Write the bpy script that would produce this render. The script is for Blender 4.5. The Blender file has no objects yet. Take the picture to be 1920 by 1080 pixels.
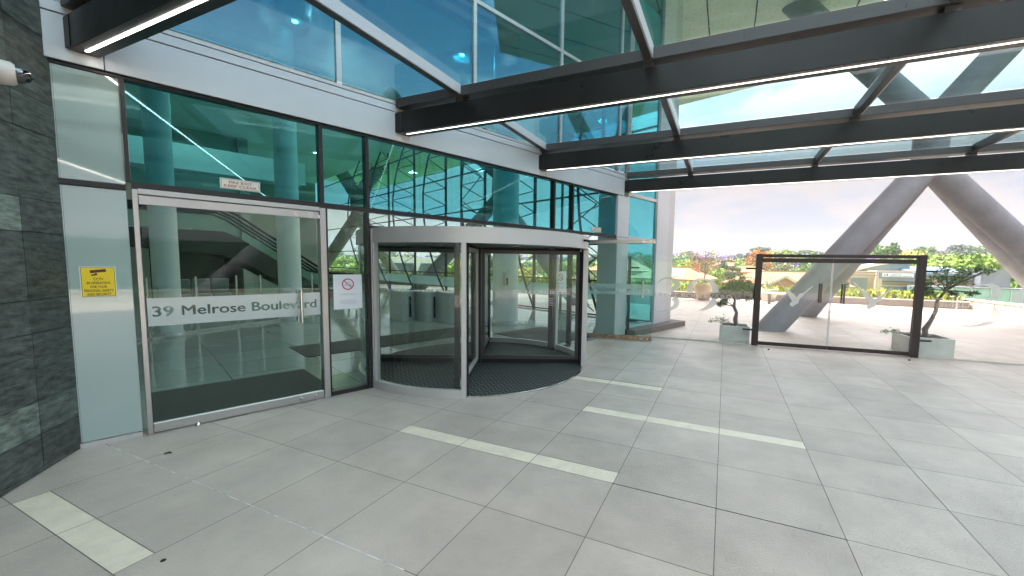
import bpy, math, random
import numpy as np
from mathutils import Vector, Matrix
R = math.radians
random.seed(7)
scene = bpy.context.scene
C = scene.collection

# ------------------------------------------------------------------ camera
CAM_R = ((0.9131855, 0.40721405, 0.01640001), (0.04894566, -0.06963405, -0.99637113), (-0.40459432, 0.91067437, -0.08352016))
EYE = Vector((0, 0, 1.65)); FOC = 749.55; CX = 1025.71; CY = 557.87
cd = bpy.data.cameras.new('camera'); cam = bpy.data.objects.new('camera', cd); C.objects.link(cam)
r_, d_, f_ = [Vector(v) for v in CAM_R]
mw = Matrix((r_, -d_, -f_)).transposed().to_4x4(); mw.translation = EYE
cam.matrix_world = mw
cd.sensor_width = 36; cd.lens = FOC / 1920 * 36
cd.shift_x = -(CX - 960) / 1920; cd.shift_y = (CY - 540) / 1920
cd.clip_start = 0.05; cd.clip_end = 3000
scene.camera = cam

# ------------------------------------------------------------------ light
SUN_EL = 70.0; TRAVEL = Vector((1, -0.14, 0)).normalized()      # horizontal direction the light travels
sun_dir = Vector((TRAVEL.x * math.cos(R(SUN_EL)), TRAVEL.y * math.cos(R(SUN_EL)), -math.sin(R(SUN_EL))))
sl = bpy.data.lights.new('sun', 'SUN'); sl.energy = 2.6; sl.angle = R(0.5); sl.color = (1, 0.95, 0.87)
so = bpy.data.objects.new('sun', sl); C.objects.link(so)
so.rotation_euler = sun_dir.to_track_quat('-Z', 'Y').to_euler()
w = bpy.data.worlds.new('World'); scene.world = w; w.use_nodes = True
nt = w.node_tree; nt.nodes.clear()
def wn(t, **k):
    n = nt.nodes.new(t)
    for a, b in k.items(): setattr(n, a, b)
    return n
out = wn('ShaderNodeOutputWorld'); bg = wn('ShaderNodeBackground'); bg.inputs[1].default_value = 0.05
sky = wn('ShaderNodeTexSky', sky_type='NISHITA'); sky.sun_disc = False
sky.sun_elevation = R(SUN_EL); sky.sun_rotation = math.atan2(-TRAVEL.x, -TRAVEL.y)
sky.air_density = 1.2; sky.dust_density = 1.5; sky.ozone_density = 1.5
tc = wn('ShaderNodeTexCoord'); sp = wn('ShaderNodeSeparateXYZ'); nt.links.new(tc.outputs['Generated'], sp.inputs[0])
# clouds on a flat layer: direction divided by its height
mz = wn('ShaderNodeMath', operation='MAXIMUM'); mz.inputs[1].default_value = 0.0; nt.links.new(sp.outputs[2], mz.inputs[0])
az = wn('ShaderNodeMath', operation='ADD'); az.inputs[1].default_value = 0.22; nt.links.new(mz.outputs[0], az.inputs[0])
dv = wn('ShaderNodeVectorMath', operation='DIVIDE'); cb = wn('ShaderNodeCombineXYZ')
nt.links.new(tc.outputs['Generated'], dv.inputs[0])
for i in range(3): nt.links.new(az.outputs[0], cb.inputs[i])
nt.links.new(cb.outputs[0], dv.inputs[1])
ns = wn('ShaderNodeTexNoise'); ns.inputs['Scale'].default_value = 1.35; ns.inputs['Detail'].default_value = 9; ns.inputs['Roughness'].default_value = 0.55; ns.inputs['Distortion'].default_value = 0.25
mp = wn('ShaderNodeMapping'); mp.inputs['Location'].default_value = (3.1, 1.7, 0.4)
nt.links.new(dv.outputs[0], mp.inputs[0]); nt.links.new(mp.outputs[0], ns.inputs[0])
rp = wn('ShaderNodeValToRGB'); rp.color_ramp.elements[0].position = 0.44; rp.color_ramp.elements[1].position = 0.55
nt.links.new(ns.outputs[0], rp.inputs[0])
# low down the cloud deck closes
lw = wn('ShaderNodeMapRange'); lw.inputs[1].default_value = 0.22; lw.inputs[2].default_value = 0.45; lw.inputs[3].default_value = 1.0; lw.inputs[4].default_value = 0.0
nt.links.new(sp.outputs[2], lw.inputs[0])
mxm = wn('ShaderNodeMath', operation='MAXIMUM'); nt.links.new(rp.outputs[0], mxm.inputs[0]); nt.links.new(lw.outputs[0], mxm.inputs[1])
ns2 = wn('ShaderNodeTexNoise'); ns2.inputs['Scale'].default_value = 3.2; ns2.inputs['Detail'].default_value = 6
nt.links.new(mp.outputs[0], ns2.inputs[0])
rc = wn('ShaderNodeValToRGB'); rc.color_ramp.elements[0].position = 0.35; rc.color_ramp.elements[1].position = 0.65
rc.color_ramp.elements[0].color = (0.93, 0.87, 0.88, 1); rc.color_ramp.elements[1].color = (1, 0.93, 0.935, 1)
nt.links.new(ns2.outputs[0], rc.inputs[0])
veil = wn('ShaderNodeMixRGB'); veil.inputs[1].default_value = (0.78, 0.82, 0.95, 1); nt.links.new(rc.outputs[0], veil.inputs[2])
rv_ = wn('ShaderNodeValToRGB'); rv_.color_ramp.elements[0].position = 0.40; rv_.color_ramp.elements[1].position = 0.50; nt.links.new(ns.outputs[0], rv_.inputs[0]); nt.links.new(rv_.outputs[0], veil.inputs[0])
scl = wn('ShaderNodeVectorMath', operation='SCALE'); nt.links.new(veil.outputs[0], scl.inputs[0])
br_ = wn('ShaderNodeMapRange'); br_.inputs[1].default_value = 0.2; br_.inputs[2].default_value = 0.8; br_.inputs[3].default_value = 2.25; br_.inputs[4].default_value = 24.0   # cloud deck brightens overhead, near the sun
nt.links.new(sp.outputs[2], br_.inputs[0]); nt.links.new(br_.outputs[0], scl.inputs['Scale'])
mx = wn('ShaderNodeMixRGB'); nt.links.new(mxm.outputs[0], mx.inputs[0]); nt.links.new(sky.outputs[0], mx.inputs[1]); nt.links.new(scl.outputs[0], mx.inputs[2])
nt.links.new(mx.outputs[0], bg.inputs[0]); nt.links.new(bg.outputs[0], out.inputs[0])
scene.view_settings.view_transform = 'Standard'; scene.view_settings.look = 'None'
scene.view_settings.exposure = 2.82; scene.view_settings.gamma = 1.0
try:
    cy = scene.cycles; cy.transparent_max_bounces = 24; cy.max_bounces = 10; cy.glossy_bounces = 5; cy.diffuse_bounces = 5
    cy.caustics_reflective = False; cy.caustics_refractive = False
except Exception: pass

# ------------------------------------------------------------------ materials
M = {}
def mat(name, col=(0.5, 0.5, 0.5), rough=0.5, metal=0.0, noise=0.0, nscale=8.0, bump=0.0, bscale=60.0, emit=None, estr=0.0, spec=None, coat=0.0, stretch=None, attr=False, trans=0.0):
    m = bpy.data.materials.new(name); m.use_nodes = True; t = m.node_tree; b = t.nodes['Principled BSDF']
    b.inputs['Base Color'].default_value = (*col, 1); b.inputs['Roughness'].default_value = rough; b.inputs['Metallic'].default_value = metal
    if spec is not None: b.inputs['Specular IOR Level'].default_value = spec
    if coat: b.inputs['Coat Weight'].default_value = coat; b.inputs['Coat Roughness'].default_value = 0.03; b.inputs['Coat IOR'].default_value = 1.75
    tcn = t.nodes.new('ShaderNodeTexCoord'); src = tcn.outputs['Object']
    if stretch:
        mpn = t.nodes.new('ShaderNodeMapping'); mpn.inputs['Scale'].default_value = stretch; t.links.new(src, mpn.inputs[0]); src = mpn.outputs[0]
    colsock = None
    if noise:
        n = t.nodes.new('ShaderNodeTexNoise'); n.inputs['Scale'].default_value = nscale; n.inputs['Detail'].default_value = 7; n.inputs['Roughness'].default_value = 0.6
        t.links.new(src, n.inputs[0])
        r = t.nodes.new('ShaderNodeValToRGB'); e = r.color_ramp.elements
        e[0].position = 0.3; e[1].position = 0.7
        e[0].color = (*[c * (1 - noise) for c in col], 1); e[1].color = (*[min(1, c * (1 + noise)) for c in col], 1)
        t.links.new(n.outputs[0], r.inputs[0]); colsock = r.outputs[0]
    if attr:      # each face of a mesh carries its own tone
        a = t.nodes.new('ShaderNodeAttribute'); a.attribute_name = 'tone'
        mm = t.nodes.new('ShaderNodeMixRGB'); mm.blend_type = 'MULTIPLY'; mm.inputs[0].default_value = 1
        if colsock: t.links.new(colsock, mm.inputs[1])
        else: mm.inputs[1].default_value = (*col, 1)
        t.links.new(a.outputs['Color'], mm.inputs[2]); colsock = mm.outputs[0]
    if colsock: t.links.new(colsock, b.inputs['Base Color'])
    if bump:
        n2 = t.nodes.new('ShaderNodeTexNoise'); n2.inputs['Scale'].default_value = bscale; n2.inputs['Detail'].default_value = 5
        t.links.new(src, n2.inputs[0]); bp = t.nodes.new('ShaderNodeBump'); bp.inputs['Strength'].default_value = bump; bp.inputs['Distance'].default_value = 0.01
        t.links.new(n2.outputs[0], bp.inputs['Height']); t.links.new(bp.outputs[0], b.inputs['Normal'])
    if emit: b.inputs['Emission Color'].default_value = (*emit, 1); b.inputs['Emission Strength'].default_value = estr
    M[name] = m; return m

def weather(name, scale=0.45, amount=0.16, streak=None):
    """broad worn and dirty patches over a paved or cast surface, and uneven sheen"""
    t = M[name].node_tree; b = t.nodes['Principled BSDF']; src = b.inputs['Base Color'].links[0].from_socket
    tcn = t.nodes.new('ShaderNodeTexCoord'); mp_ = t.nodes.new('ShaderNodeMapping'); mp_.inputs['Scale'].default_value = streak or (1, 1, 1)
    n = t.nodes.new('ShaderNodeTexNoise'); n.inputs['Scale'].default_value = scale; n.inputs['Detail'].default_value = 10; n.inputs['Roughness'].default_value = 0.65
    t.links.new(tcn.outputs['Object'], mp_.inputs[0]); t.links.new(mp_.outputs[0], n.inputs[0])
    r = t.nodes.new('ShaderNodeMapRange'); r.inputs[1].default_value = 0.3; r.inputs[2].default_value = 0.7; r.inputs[3].default_value = 1 - amount; r.inputs[4].default_value = 1 + amount * 0.6
    t.links.new(n.outputs[0], r.inputs[0]); mm = t.nodes.new('ShaderNodeVectorMath'); mm.operation = 'SCALE'
    t.links.new(src, mm.inputs[0]); t.links.new(r.outputs[0], mm.inputs['Scale']); t.links.new(mm.outputs[0], b.inputs['Base Color'])
    r2 = t.nodes.new('ShaderNodeMapRange'); r2.inputs[1].default_value = 0.3; r2.inputs[2].default_value = 0.7; ro = b.inputs['Roughness'].default_value; r2.inputs[3].default_value = ro + 0.12; r2.inputs[4].default_value = ro - 0.1
    t.links.new(n.outputs[0], r2.inputs[0]); t.links.new(r2.outputs[0], b.inputs['Roughness'])

def glass(name, tint, refl=1.0, base=0.04, rough=0.0, frost=0.0, frostcol=(0.8, 0.85, 0.85), specks=0.0, dirt=0.0):
    """tinted see-through sheet with a Fresnel reflection; frost = share of a diffuse film"""
    m = bpy.data.materials.new(name); m.use_nodes = True; t = m.node_tree; t.nodes.clear()
    o = t.nodes.new('ShaderNodeOutputMaterial'); tr = t.nodes.new('ShaderNodeBsdfTransparent'); tr.inputs[0].default_value = (*tint, 1)
    gl = t.nodes.new('ShaderNodeBsdfGlossy'); gl.inputs['Roughness'].default_value = rough; gl.inputs[0].default_value = (refl, refl, refl, 1) if isinstance(refl, float) else (*refl, 1)
    lwt = t.nodes.new('ShaderNodeLayerWeight'); lwt.inputs[0].default_value = 0.5       # Schlick curve, the same from both sides
    pw = t.nodes.new('ShaderNodeMath'); pw.operation = 'POWER'; pw.inputs[1].default_value = 5.0; t.links.new(lwt.outputs['Facing'], pw.inputs[0])
    fr = t.nodes.new('ShaderNodeMath'); fr.operation = 'MULTIPLY_ADD'; fr.inputs[1].default_value = 0.95; fr.inputs[2].default_value = base; fr.inputs[1].default_value = 1 - base - 0.02; t.links.new(pw.outputs[0], fr.inputs[0])
    a = tr.outputs[0]
    if frost or specks or dirt:
        df = t.nodes.new('ShaderNodeBsdfDiffuse'); df.inputs[0].default_value = (*frostcol, 1)
        tl = t.nodes.new('ShaderNodeBsdfTranslucent'); tl.inputs[0].default_value = (*frostcol, 1)
        ad = t.nodes.new('ShaderNodeMixShader'); ad.inputs[0].default_value = 0.5
        t.links.new(df.outputs[0], ad.inputs[1]); t.links.new(tl.outputs[0], ad.inputs[2])
        mxs = t.nodes.new('ShaderNodeMixShader'); mxs.inputs[0].default_value = frost
        if specks or dirt:
            tcn = t.nodes.new('ShaderNodeTexCoord'); v = t.nodes.new('ShaderNodeTexNoise'); v.inputs['Scale'].default_value = 38; v.inputs['Detail'].default_value = 3
            t.links.new(tcn.outputs['Object'], v.inputs[0])
            rr = t.nodes.new('ShaderNodeMapRange'); rr.inputs[1].default_value = 0.60; rr.inputs[2].default_value = 0.68; rr.inputs[3].default_value = 0; rr.inputs[4].default_value = specks
            t.links.new(v.outputs[0], rr.inputs[0])
            v2 = t.nodes.new('ShaderNodeTexNoise'); v2.inputs['Scale'].default_value = 1.7; v2.inputs['Detail'].default_value = 6
            t.links.new(tcn.outputs['Object'], v2.inputs[0])
            r2 = t.nodes.new('ShaderNodeMapRange'); r2.inputs[1].default_value = 0.35; r2.inputs[2].default_value = 0.75; r2.inputs[3].default_value = frost; r2.inputs[4].default_value = frost + dirt
            t.links.new(v2.outputs[0], r2.inputs[0])
            mxx = t.nodes.new('ShaderNodeMath'); mxx.operation = 'MAXIMUM'; t.links.new(rr.outputs[0], mxx.inputs[0]); t.links.new(r2.outputs[0], mxx.inputs[1])
            t.links.new(mxx.outputs[0], mxs.inputs[0])
        t.links.new(a, mxs.inputs[1]); t.links.new(ad.outputs[0], mxs.inputs[2]); a = mxs.outputs[0]
    ms = t.nodes.new('ShaderNodeMixShader'); t.links.new(fr.outputs[0], ms.inputs[0]); t.links.new(a, ms.inputs[1]); t.links.new(gl.outputs[0], ms.inputs[2])
    t.links.new(ms.outputs[0], o.inputs[0]); M[name] = m; return m

mat('beam_paint', (0.022, 0.018, 0.017), 0.35, 0.3, noise=0.12, nscale=2)
mat('rail_paint', (0.075, 0.07, 0.07), 0.4, 0.3)
mat('fascia', (0.60, 0.60, 0.625), 0.38, 0.15, noise=0.03, nscale=1.2, bump=0.05, bscale=3)
mat('gap_black', (0.01, 0.01, 0.012), 0.7)
mat('dark_frame', (0.03, 0.027, 0.028), 0.35, 0.3)
mat('silver', (0.55, 0.54, 0.53), 0.28, 0.9, bump=0.05, bscale=40, stretch=(1, 1, 0.05))
mat('silver_matt', (0.56, 0.54, 0.53), 0.42, 0.35)
mat('steel', (0.62, 0.60, 0.57), 0.16, 1.0)
mat('brushed', (0.62, 0.63, 0.61), 0.35, 0.35, bump=0.12, bscale=120, stretch=(1, 1, 0.02))
mat('dark_steel', (0.16, 0.14, 0.14), 0.2, 1.0)
mat('brown_steel', (0.40, 0.28, 0.18), 0.35, 0.8, noise=0.4, nscale=12)
mat('black_rubber', (0.008, 0.008, 0.009), 0.8)
mat('back_painted_glass', (0.36, 0.45, 0.42), 0.06, 0.0, coat=1.0, noise=0.03, nscale=1)
mat('white_sign', (0.72, 0.73, 0.76), 0.35, coat=0.3)
mat('cream_sign', (0.70, 0.70, 0.60), 0.4)
mat('yellow_sign', (0.86, 0.60, 0.01), 0.4)
mat('sign_brown', (0.07, 0.02, 0.015), 0.5)
mat('sign_red', (0.45, 0.03, 0.06), 0.45)
mat('sign_grey', (0.2, 0.2, 0.22), 0.5)
mat('white_paint', (0.78, 0.77, 0.75), 0.4)
mat('cam_white', (0.66, 0.60, 0.56), 0.35)
mat('cam_glass', (0.01, 0.01, 0.012), 0.05, coat=1)
mat('slate', (0.085, 0.096, 0.086), 0.5, 0.0, noise=0.75, nscale=8, bump=0.9, bscale=14, stretch=(1.0, 1.0, 3.2), attr=True)
mat('joint_dark', (0.02, 0.02, 0.02), 0.9)
mat('paver', (0.475, 0.402, 0.345), 0.40, 0.0, noise=0.13, nscale=2.3, bump=0.45, bscale=75, attr=True)
mat('paver_inlay', (0.74, 0.645, 0.51), 0.5, 0.0, noise=0.10, nscale=7, bump=0.35, bscale=70)
mat('grout', (0.15, 0.135, 0.12), 0.9)
mat('grout_white', (0.6, 0.6, 0.58), 0.9, noise=0.5, nscale=9)
mat('led', (1, 1, 1), 0.5, emit=(1, 0.97, 0.90), estr=3.0)
mat('led_dim', (1, 1, 1), 0.5, emit=(1, 0.93, 0.82), estr=0.9)
mat('led_spot', (1, 1, 1), 0.5, emit=(1, 0.97, 0.92), estr=12.0)
mat('concrete', (0.235, 0.24, 0.26), 0.75, noise=0.10, nscale=2.5, bump=0.15, bscale=30)
mat('soffit', (0.60, 0.58, 0.50), 0.8, noise=0.07, nscale=0.8)
mat('lobby_white', (0.82, 0.85, 0.82), 0.55, noise=0.03, nscale=1)
mat('lobby_wall', (0.34, 0.39, 0.37), 0.7)
mat('seat_grey', (0.16, 0.19, 0.19), 0.6)
mat('lobby_dark', (0.035, 0.04, 0.04), 0.6)
mat('ceiling', (0.84, 0.87, 0.84), 0.8)
mat('column_paint', (0.80, 0.83, 0.80), 0.35, noise=0.03, nscale=2)
mat('esc_step', (0.07, 0.08, 0.08), 0.45, 0.6)
mat('esc_clad', (0.05, 0.052, 0.05), 0.4, 0.4)
mat('truss', (0.06, 0.065, 0.07), 0.4, 0.4)
mat('planter_white', (0.70, 0.68, 0.64), 0.5, noise=0.03, nscale=6)
mat('soil', (0.05, 0.035, 0.025), 0.95, noise=0.5, nscale=30)
mat('bark', (0.17, 0.13, 0.11), 0.9, noise=0.35, nscale=18, bump=0.5, bscale=40)
mat('gate_frame', (0.045, 0.035, 0.033), 0.35, 0.5)
mat('planter_stone', (0.17, 0.14, 0.13), 0.8, noise=0.1, nscale=6)
mat('pot_clay', (0.50, 0.38, 0.26), 0.75, noise=0.12, nscale=10)
mat('pot_grey', (0.40, 0.37, 0.33), 0.75, noise=0.08, nscale=10)
mat('parapet', (0.58, 0.54, 0.46), 0.8, noise=0.06, nscale=4)
mat('roof_tile', (0.40, 0.16, 0.09), 0.8, noise=0.15, nscale=0.6)
mat('house_wall', (0.55, 0.50, 0.42), 0.8, noise=0.06, nscale=1)
mat('brick', (0.42, 0.20, 0.13), 0.85, noise=0.15, nscale=2)
mat('white_wall', (0.74, 0.73, 0.70), 0.7)
mat('window_dark', (0.10, 0.13, 0.15), 0.12, coat=0.5)
mat('solar', (0.42, 0.46, 0.52), 0.15, 0.3)
mat('tan_cladding', (0.48, 0.38, 0.27), 0.7, noise=0.07, nscale=0.6)
mat('blue_roof', (0.16, 0.24, 0.31), 0.5, 0.2, noise=0.05, nscale=0.5)
mat('office_grey', (0.20, 0.21, 0.24), 0.6)
mat('office_glass', (0.22, 0.38, 0.38), 0.12, coat=1.0)
mat('terrain', (0.14, 0.17, 0.07), 0.95, noise=0.3, nscale=0.05)
LEAF = {'green': (0.09, 0.17, 0.035), 'bright': (0.20, 0.30, 0.04), 'dark': (0.035, 0.075, 0.03), 'olive': (0.15, 0.15, 0.06), 'purple': (0.30, 0.20, 0.42), 'orange': (0.42, 0.20, 0.04), 'yellow': (0.42, 0.36, 0.07), 'bonsai': (0.16, 0.24, 0.10), 'bonsai_light': (0.26, 0.33, 0.16), 'cover': (0.24, 0.30, 0.05), 'brownleaf': (0.24, 0.16, 0.08)}
for k, c in LEAF.items():
    m_ = mat('leaf_' + k, c, 0.6, attr=True)
glass('glass_canopy', (0.75, 0.90, 0.92), 1.0, specks=0.14, dirt=0.02, base=0.025, frostcol=(0.7, 0.78, 0.78))
glass('glass_tint', (0.40, 0.78, 0.82), (0.6, 0.9, 1.0), base=0.04)
glass('glass_upper', (0.14, 0.54, 0.62), (0.42, 0.82, 0.95), base=0.20)
glass('glass_clear', (0.86, 0.955, 0.925), 1.0, base=0.018)
glass('glass_door', (0.93, 0.975, 0.96), 1.0, base=0.025)
glass('glass_thin', (0.97, 0.985, 0.975), 1.0, base=0.03)
glass('glass_end', (0.93, 0.98, 0.97), 0.8)
glass('frost', (0.9, 0.95, 0.95), 0.6, frost=0.93, frostcol=(0.92, 0.93, 0.92))
glass('frost_soft', (0.95, 0.97, 0.97), 0.5, frost=0.78, frostcol=(0.84, 0.83, 0.80))
glass('frost_inner', (0.85, 0.95, 0.93), 0.5, frost=0.65, frostcol=(0.6, 0.78, 0.76))

weather('paver', 0.45, 0.11); weather('concrete', 0.9, 0.16, (1, 1, 0.25)); weather('fascia', 0.8, 0.05); weather('slate', 1.2, 0.2); weather('planter_white', 3, 0.12); weather('beam_paint', 1.5, 0.15)
def lobby_floor_mat():
    m = mat('lobby_floor', (0.30, 0.34, 0.32), 0.07, spec=1.0); t = m.node_tree; b = t.nodes['Principled BSDF']
    tcn = t.nodes.new('ShaderNodeTexCoord'); br = t.nodes.new('ShaderNodeTexBrick'); br.offset = 0; br.inputs['Scale'].default_value = 1.0
    br.inputs['Mortar Size'].default_value = 0.006; br.inputs['Brick Width'].default_value = 1.2; br.inputs['Row Height'].default_value = 0.9
    br.inputs['Color1'].default_value = (0.34, 0.38, 0.36, 1); br.inputs['Color2'].default_value = (0.29, 0.33, 0.31, 1); br.inputs['Mortar'].default_value = (0.12, 0.14, 0.13, 1)
    t.links.new(tcn.outputs['Object'], br.inputs[0]); t.links.new(br.outputs[0], b.inputs['Base Color'])
    n = t.nodes.new('ShaderNodeTexNoise'); n.inputs['Scale'].default_value = 1.6; t.links.new(tcn.outputs['Object'], n.inputs[0])
    bp = t.nodes.new('ShaderNodeBump'); bp.inputs['Strength'].default_value = 0.07; bp.inputs['Distance'].default_value = 0.02
    t.links.new(n.outputs[0], bp.inputs['Height']); t.links.new(bp.outputs[0], b.inputs['Normal'])
lobby_floor_mat()
def mat_mat(name, base, hi):
    """zigzag tread matting"""
    m = mat(name, base, 0.75); t = m.node_tree; b = t.nodes['Principled BSDF']; L = t.links.new
    def mth(op, a, bb=None):
        n = t.nodes.new('ShaderNodeMath'); n.operation = op
        for i, v in enumerate((a, bb)):
            if v is None: continue
            if isinstance(v, (int, float)): n.inputs[i].default_value = v
            else: L(v, n.inputs[i])
        return n.outputs[0]
    tcn = t.nodes.new('ShaderNodeTexCoord'); s = t.nodes.new('ShaderNodeSeparateXYZ'); L(tcn.outputs['Object'], s.inputs[0])
    zig = mth('MULTIPLY', mth('PINGPONG', s.outputs[0], 0.08), 0.9)
    fr = mth('FRACT', mth('MULTIPLY', mth('ADD', s.outputs[1], zig), 13.0))
    rib = mth('GREATER_THAN', fr, 0.55)
    mxn = t.nodes.new('ShaderNodeMixRGB'); L(rib, mxn.inputs[0]); mxn.inputs[1].default_value = (*base, 1); mxn.inputs[2].default_value = (*hi, 1)
    L(mxn.outputs[0], b.inputs['Base Color'])
    bp = t.nodes.new('ShaderNodeBump'); bp.inputs['Strength'].default_value = 0.8; bp.inputs['Distance'].default_value = 0.01
    L(rib, bp.inputs['Height']); L(bp.outputs[0], b.inputs['Normal'])
mat_mat('tread_mat', (0.010, 0.011, 0.011), (0.085, 0.09, 0.088))
mat_mat('entrance_mat', (0.010, 0.013, 0.012), (0.032, 0.038, 0.035))

# ------------------------------------------------------------------ mesh helper
class MB:
    def __init__(s): s.v = []; s.f = []; s.m = []; s.t = []; s.sm = []
    def add(s, vs, fs, mi=0, tone=1.0, smooth=False):
        o = len(s.v); s.v += [tuple(v) for v in vs]
        for f in fs: s.f.append([i + o for i in f]); s.m.append(mi); s.t.append(tone); s.sm.append(smooth)
        return s
    def box(s, x0, x1, y0, y1, z0, z1, mi=0, tone=1.0, xf=None):
        vs = [(x, y, z) for z in (z0, z1) for y in (y0, y1) for x in (x0, x1)]
        if xf: vs = [xf(*v) for v in vs]
        return s.add(vs, [(0, 2, 3, 1), (4, 5, 7, 6), (0, 1, 5, 4), (2, 6, 7, 3), (0, 4, 6, 2), (1, 3, 7, 5)], mi, tone)
    def bev(s, x0, x1, y0, y1, z0, z1, b=0.004, mi=0):
        """box with chamfered vertical and horizontal edges"""
        vs = []
        for x in (x0, x1):
            for y in (y0, y1):
                for z in (z0, z1):
                    sx = b if x == x0 else -b; sy = b if y == y0 else -b; sz = b if z == z0 else -b
                    vs += [(x, y + sy, z + sz), (x + sx, y, z + sz), (x + sx, y + sy, z)]
        def I(i, j, k, a): return ((i * 2 + j) * 2 + k) * 3 + a
        F = []
        for i in (0, 1): F.append([I(i, 0, 0, 0), I(i, 0, 1, 0), I(i, 1, 1, 0), I(i, 1, 0, 0)][::(1 if i == 0 else -1)])
        for j in (0, 1): F.append([I(0, j, 0, 1), I(1, j, 0, 1), I(1, j, 1, 1), I(0, j, 1, 1)][::(1 if j == 0 else -1)])
        for k in (0, 1): F.append([I(0, 0, k, 2), I(0, 1, k, 2), I(1, 1, k, 2), I(1, 0, k, 2)][::(1 if k == 0 else -1)])
        for k in (0, 1):
            for j in (0, 1): F.append([I(0, j, k, 1), I(1, j, k, 1), I(1, j, k, 2), I(0, j, k, 2)])
            for i in (0, 1): F.append([I(i, 0, k, 0), I(i, 1, k, 0), I(i, 1, k, 2), I(i, 0, k, 2)])
        for i in (0, 1):
            for j in (0, 1): F.append([I(i, j, 0, 0), I(i, j, 1, 0), I(i, j, 1, 1), I(i, j, 0, 1)])
            for j in (0, 1):
                for k in (0, 1): F.append([I(i, j, k, 0), I(i, j, k, 1), I(i, j, k, 2)])
        return s.add(vs, F, mi)
    def tube(s, pts, rad, n=10, mi=0, cap=True, tone=1.0):
        pts = [Vector(p) for p in pts]; rings = []; o = len(s.v)
        rs = rad if isinstance(rad, (list, tuple)) else [rad] * len(pts)
        up = None
        for i, p in enumerate(pts):
            d = (pts[min(i + 1, len(pts) - 1)] - pts[max(i - 1, 0)]).normalized()
            if up is None: up = d.orthogonal().normalized()
            u = (up - d * up.dot(d)).normalized(); up = u; v = d.cross(u)
            rings.append([p + (u * math.cos(2 * math.pi * k / n) + v * math.sin(2 * math.pi * k / n)) * rs[i] for k in range(n)])
        vs = [q for r in rings for q in r]; F = []
        for i in range(len(pts) - 1):
            for k in range(n):
                a = i * n + k; b = i * n + (k + 1) % n; F.append((a, b, b + n, a + n))
        s.add(vs, F, mi, tone, True)
        if cap:
            s.add(rings[0], [list(range(n))[::-1]], mi, tone); s.add(rings[-1], [list(range(n))], mi, tone)
        return s
    def bar(s, p, q, w, h, mi=0, up=(0, 0, 1), tone=1.0):
        p = Vector(p); q = Vector(q); d = (q - p).normalized(); up = Vector(up)
        sd = d.cross(up)
        if sd.length < 1e-4: sd = d.orthogonal()
        sd.normalize(); u = sd.cross(d).normalized(); vs = []
        for c in (p, q):
            for a, b in ((-1, -1), (1, -1), (1, 1), (-1, 1)): vs.append(c + sd * a * w / 2 + u * b * h / 2)
        return s.add(vs, [(3, 2, 1, 0), (4, 5, 6, 7), (0, 1, 5, 4), (1, 2, 6, 5), (2, 3, 7, 6), (3, 0, 4, 7)], mi, tone)
    def prism(s, poly, z0, z1, mi=0, xf=None, tone=1.0):
        n = len(poly); vs = [(x, y, z0) for x, y in poly] + [(x, y, z1) for x, y in poly]
        if xf: vs = [xf(*v) for v in vs]
        F = [list(range(n))[::-1], list(range(n, 2 * n))] + [(i, (i + 1) % n, (i + 1) % n + n, i + n) for i in range(n)]
        return s.add(vs, F, mi, tone)
    def lathe(s, prof, c=(0, 0, 0), n=24, mi=0):
        o = []; 
        for r, z in prof: o += [(c[0] + r * math.cos(2 * math.pi * k / n), c[1] + r * math.sin(2 * math.pi * k / n), c[2] + z) for k in range(n)]
        F = [(i * n + k, i * n + (k + 1) % n, (i + 1) * n + (k + 1) % n, (i + 1) * n + k) for i in range(len(prof) - 1) for k in range(n)]
        return s.add(o, F, mi, 1.0, True)
    def arc(s, c, r0, r1, a0, a1, z0, z1, n=16, mi=0, smooth=True):
        """curved wall between radii r0<r1 and angles in degrees"""
        vs = []
        for i in range(n + 1):
            a = R(a0 + (a1 - a0) * i / n)
            for r in (r0, r1):
                for z in (z0, z1): vs.append((c[0] + r * math.cos(a), c[1] + r * math.sin(a), z))
        Fs = []; Ft = []
        for i in range(n):
            b = i * 4
            Fs.append((b, b + 4, b + 5, b + 1)); Fs.append((b + 2, b + 3, b + 7, b + 6)); Ft.append((b, b + 2, b + 6, b + 4)); Ft.append((b + 1, b + 5, b + 7, b + 3))
        Ft += [(0, 1, 3, 2), (n * 4, n * 4 + 2, n * 4 + 3, n * 4 + 1)]
        o = len(s.v); s.add(vs, Fs, mi, 1.0, True)
        return s.add(vs, Ft, mi, 1.0, False)
    def build(s, name, mats, parent=None, loc=None, kind=None):
        me = bpy.data.meshes.new(name); me.from_pydata(s.v, [], s.f); me.update()
        mats = mats if isinstance(mats, (list, tuple)) else [mats]
        for m in mats: me.materials.append(M[m])
        me.polygons.foreach_set('material_index', s.m); me.polygons.foreach_set('use_smooth', s.sm)
        if any(t != 1.0 for t in s.t):
            ca = me.color_attributes.new('tone', 'FLOAT_COLOR', 'CORNER'); arr = []
            for p, t in zip(me.polygons, s.t):
                tt = (t, t, t, 1) if isinstance(t, (int, float)) else (*t, 1)
                arr += list(tt) * p.loop_total
            ca.data.foreach_set('color', arr)
        else:
            if any('leaf' in m or m in ('paver', 'slate') for m in mats):
                ca = me.color_attributes.new('tone', 'FLOAT_COLOR', 'CORNER'); ca.data.foreach_set('color', [1.0] * (4 * len(me.loops)))
        o = bpy.data.objects.new(name, me); C.objects.link(o)
        if parent: o.parent = parent
        if loc: o.location = loc
        if kind: o['kind'] = kind
        return o
def tag(o, label, cat=None, group=None):
    o['label'] = label
    if cat: o['category'] = cat
    if group: o['group'] = group
    return o
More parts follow.
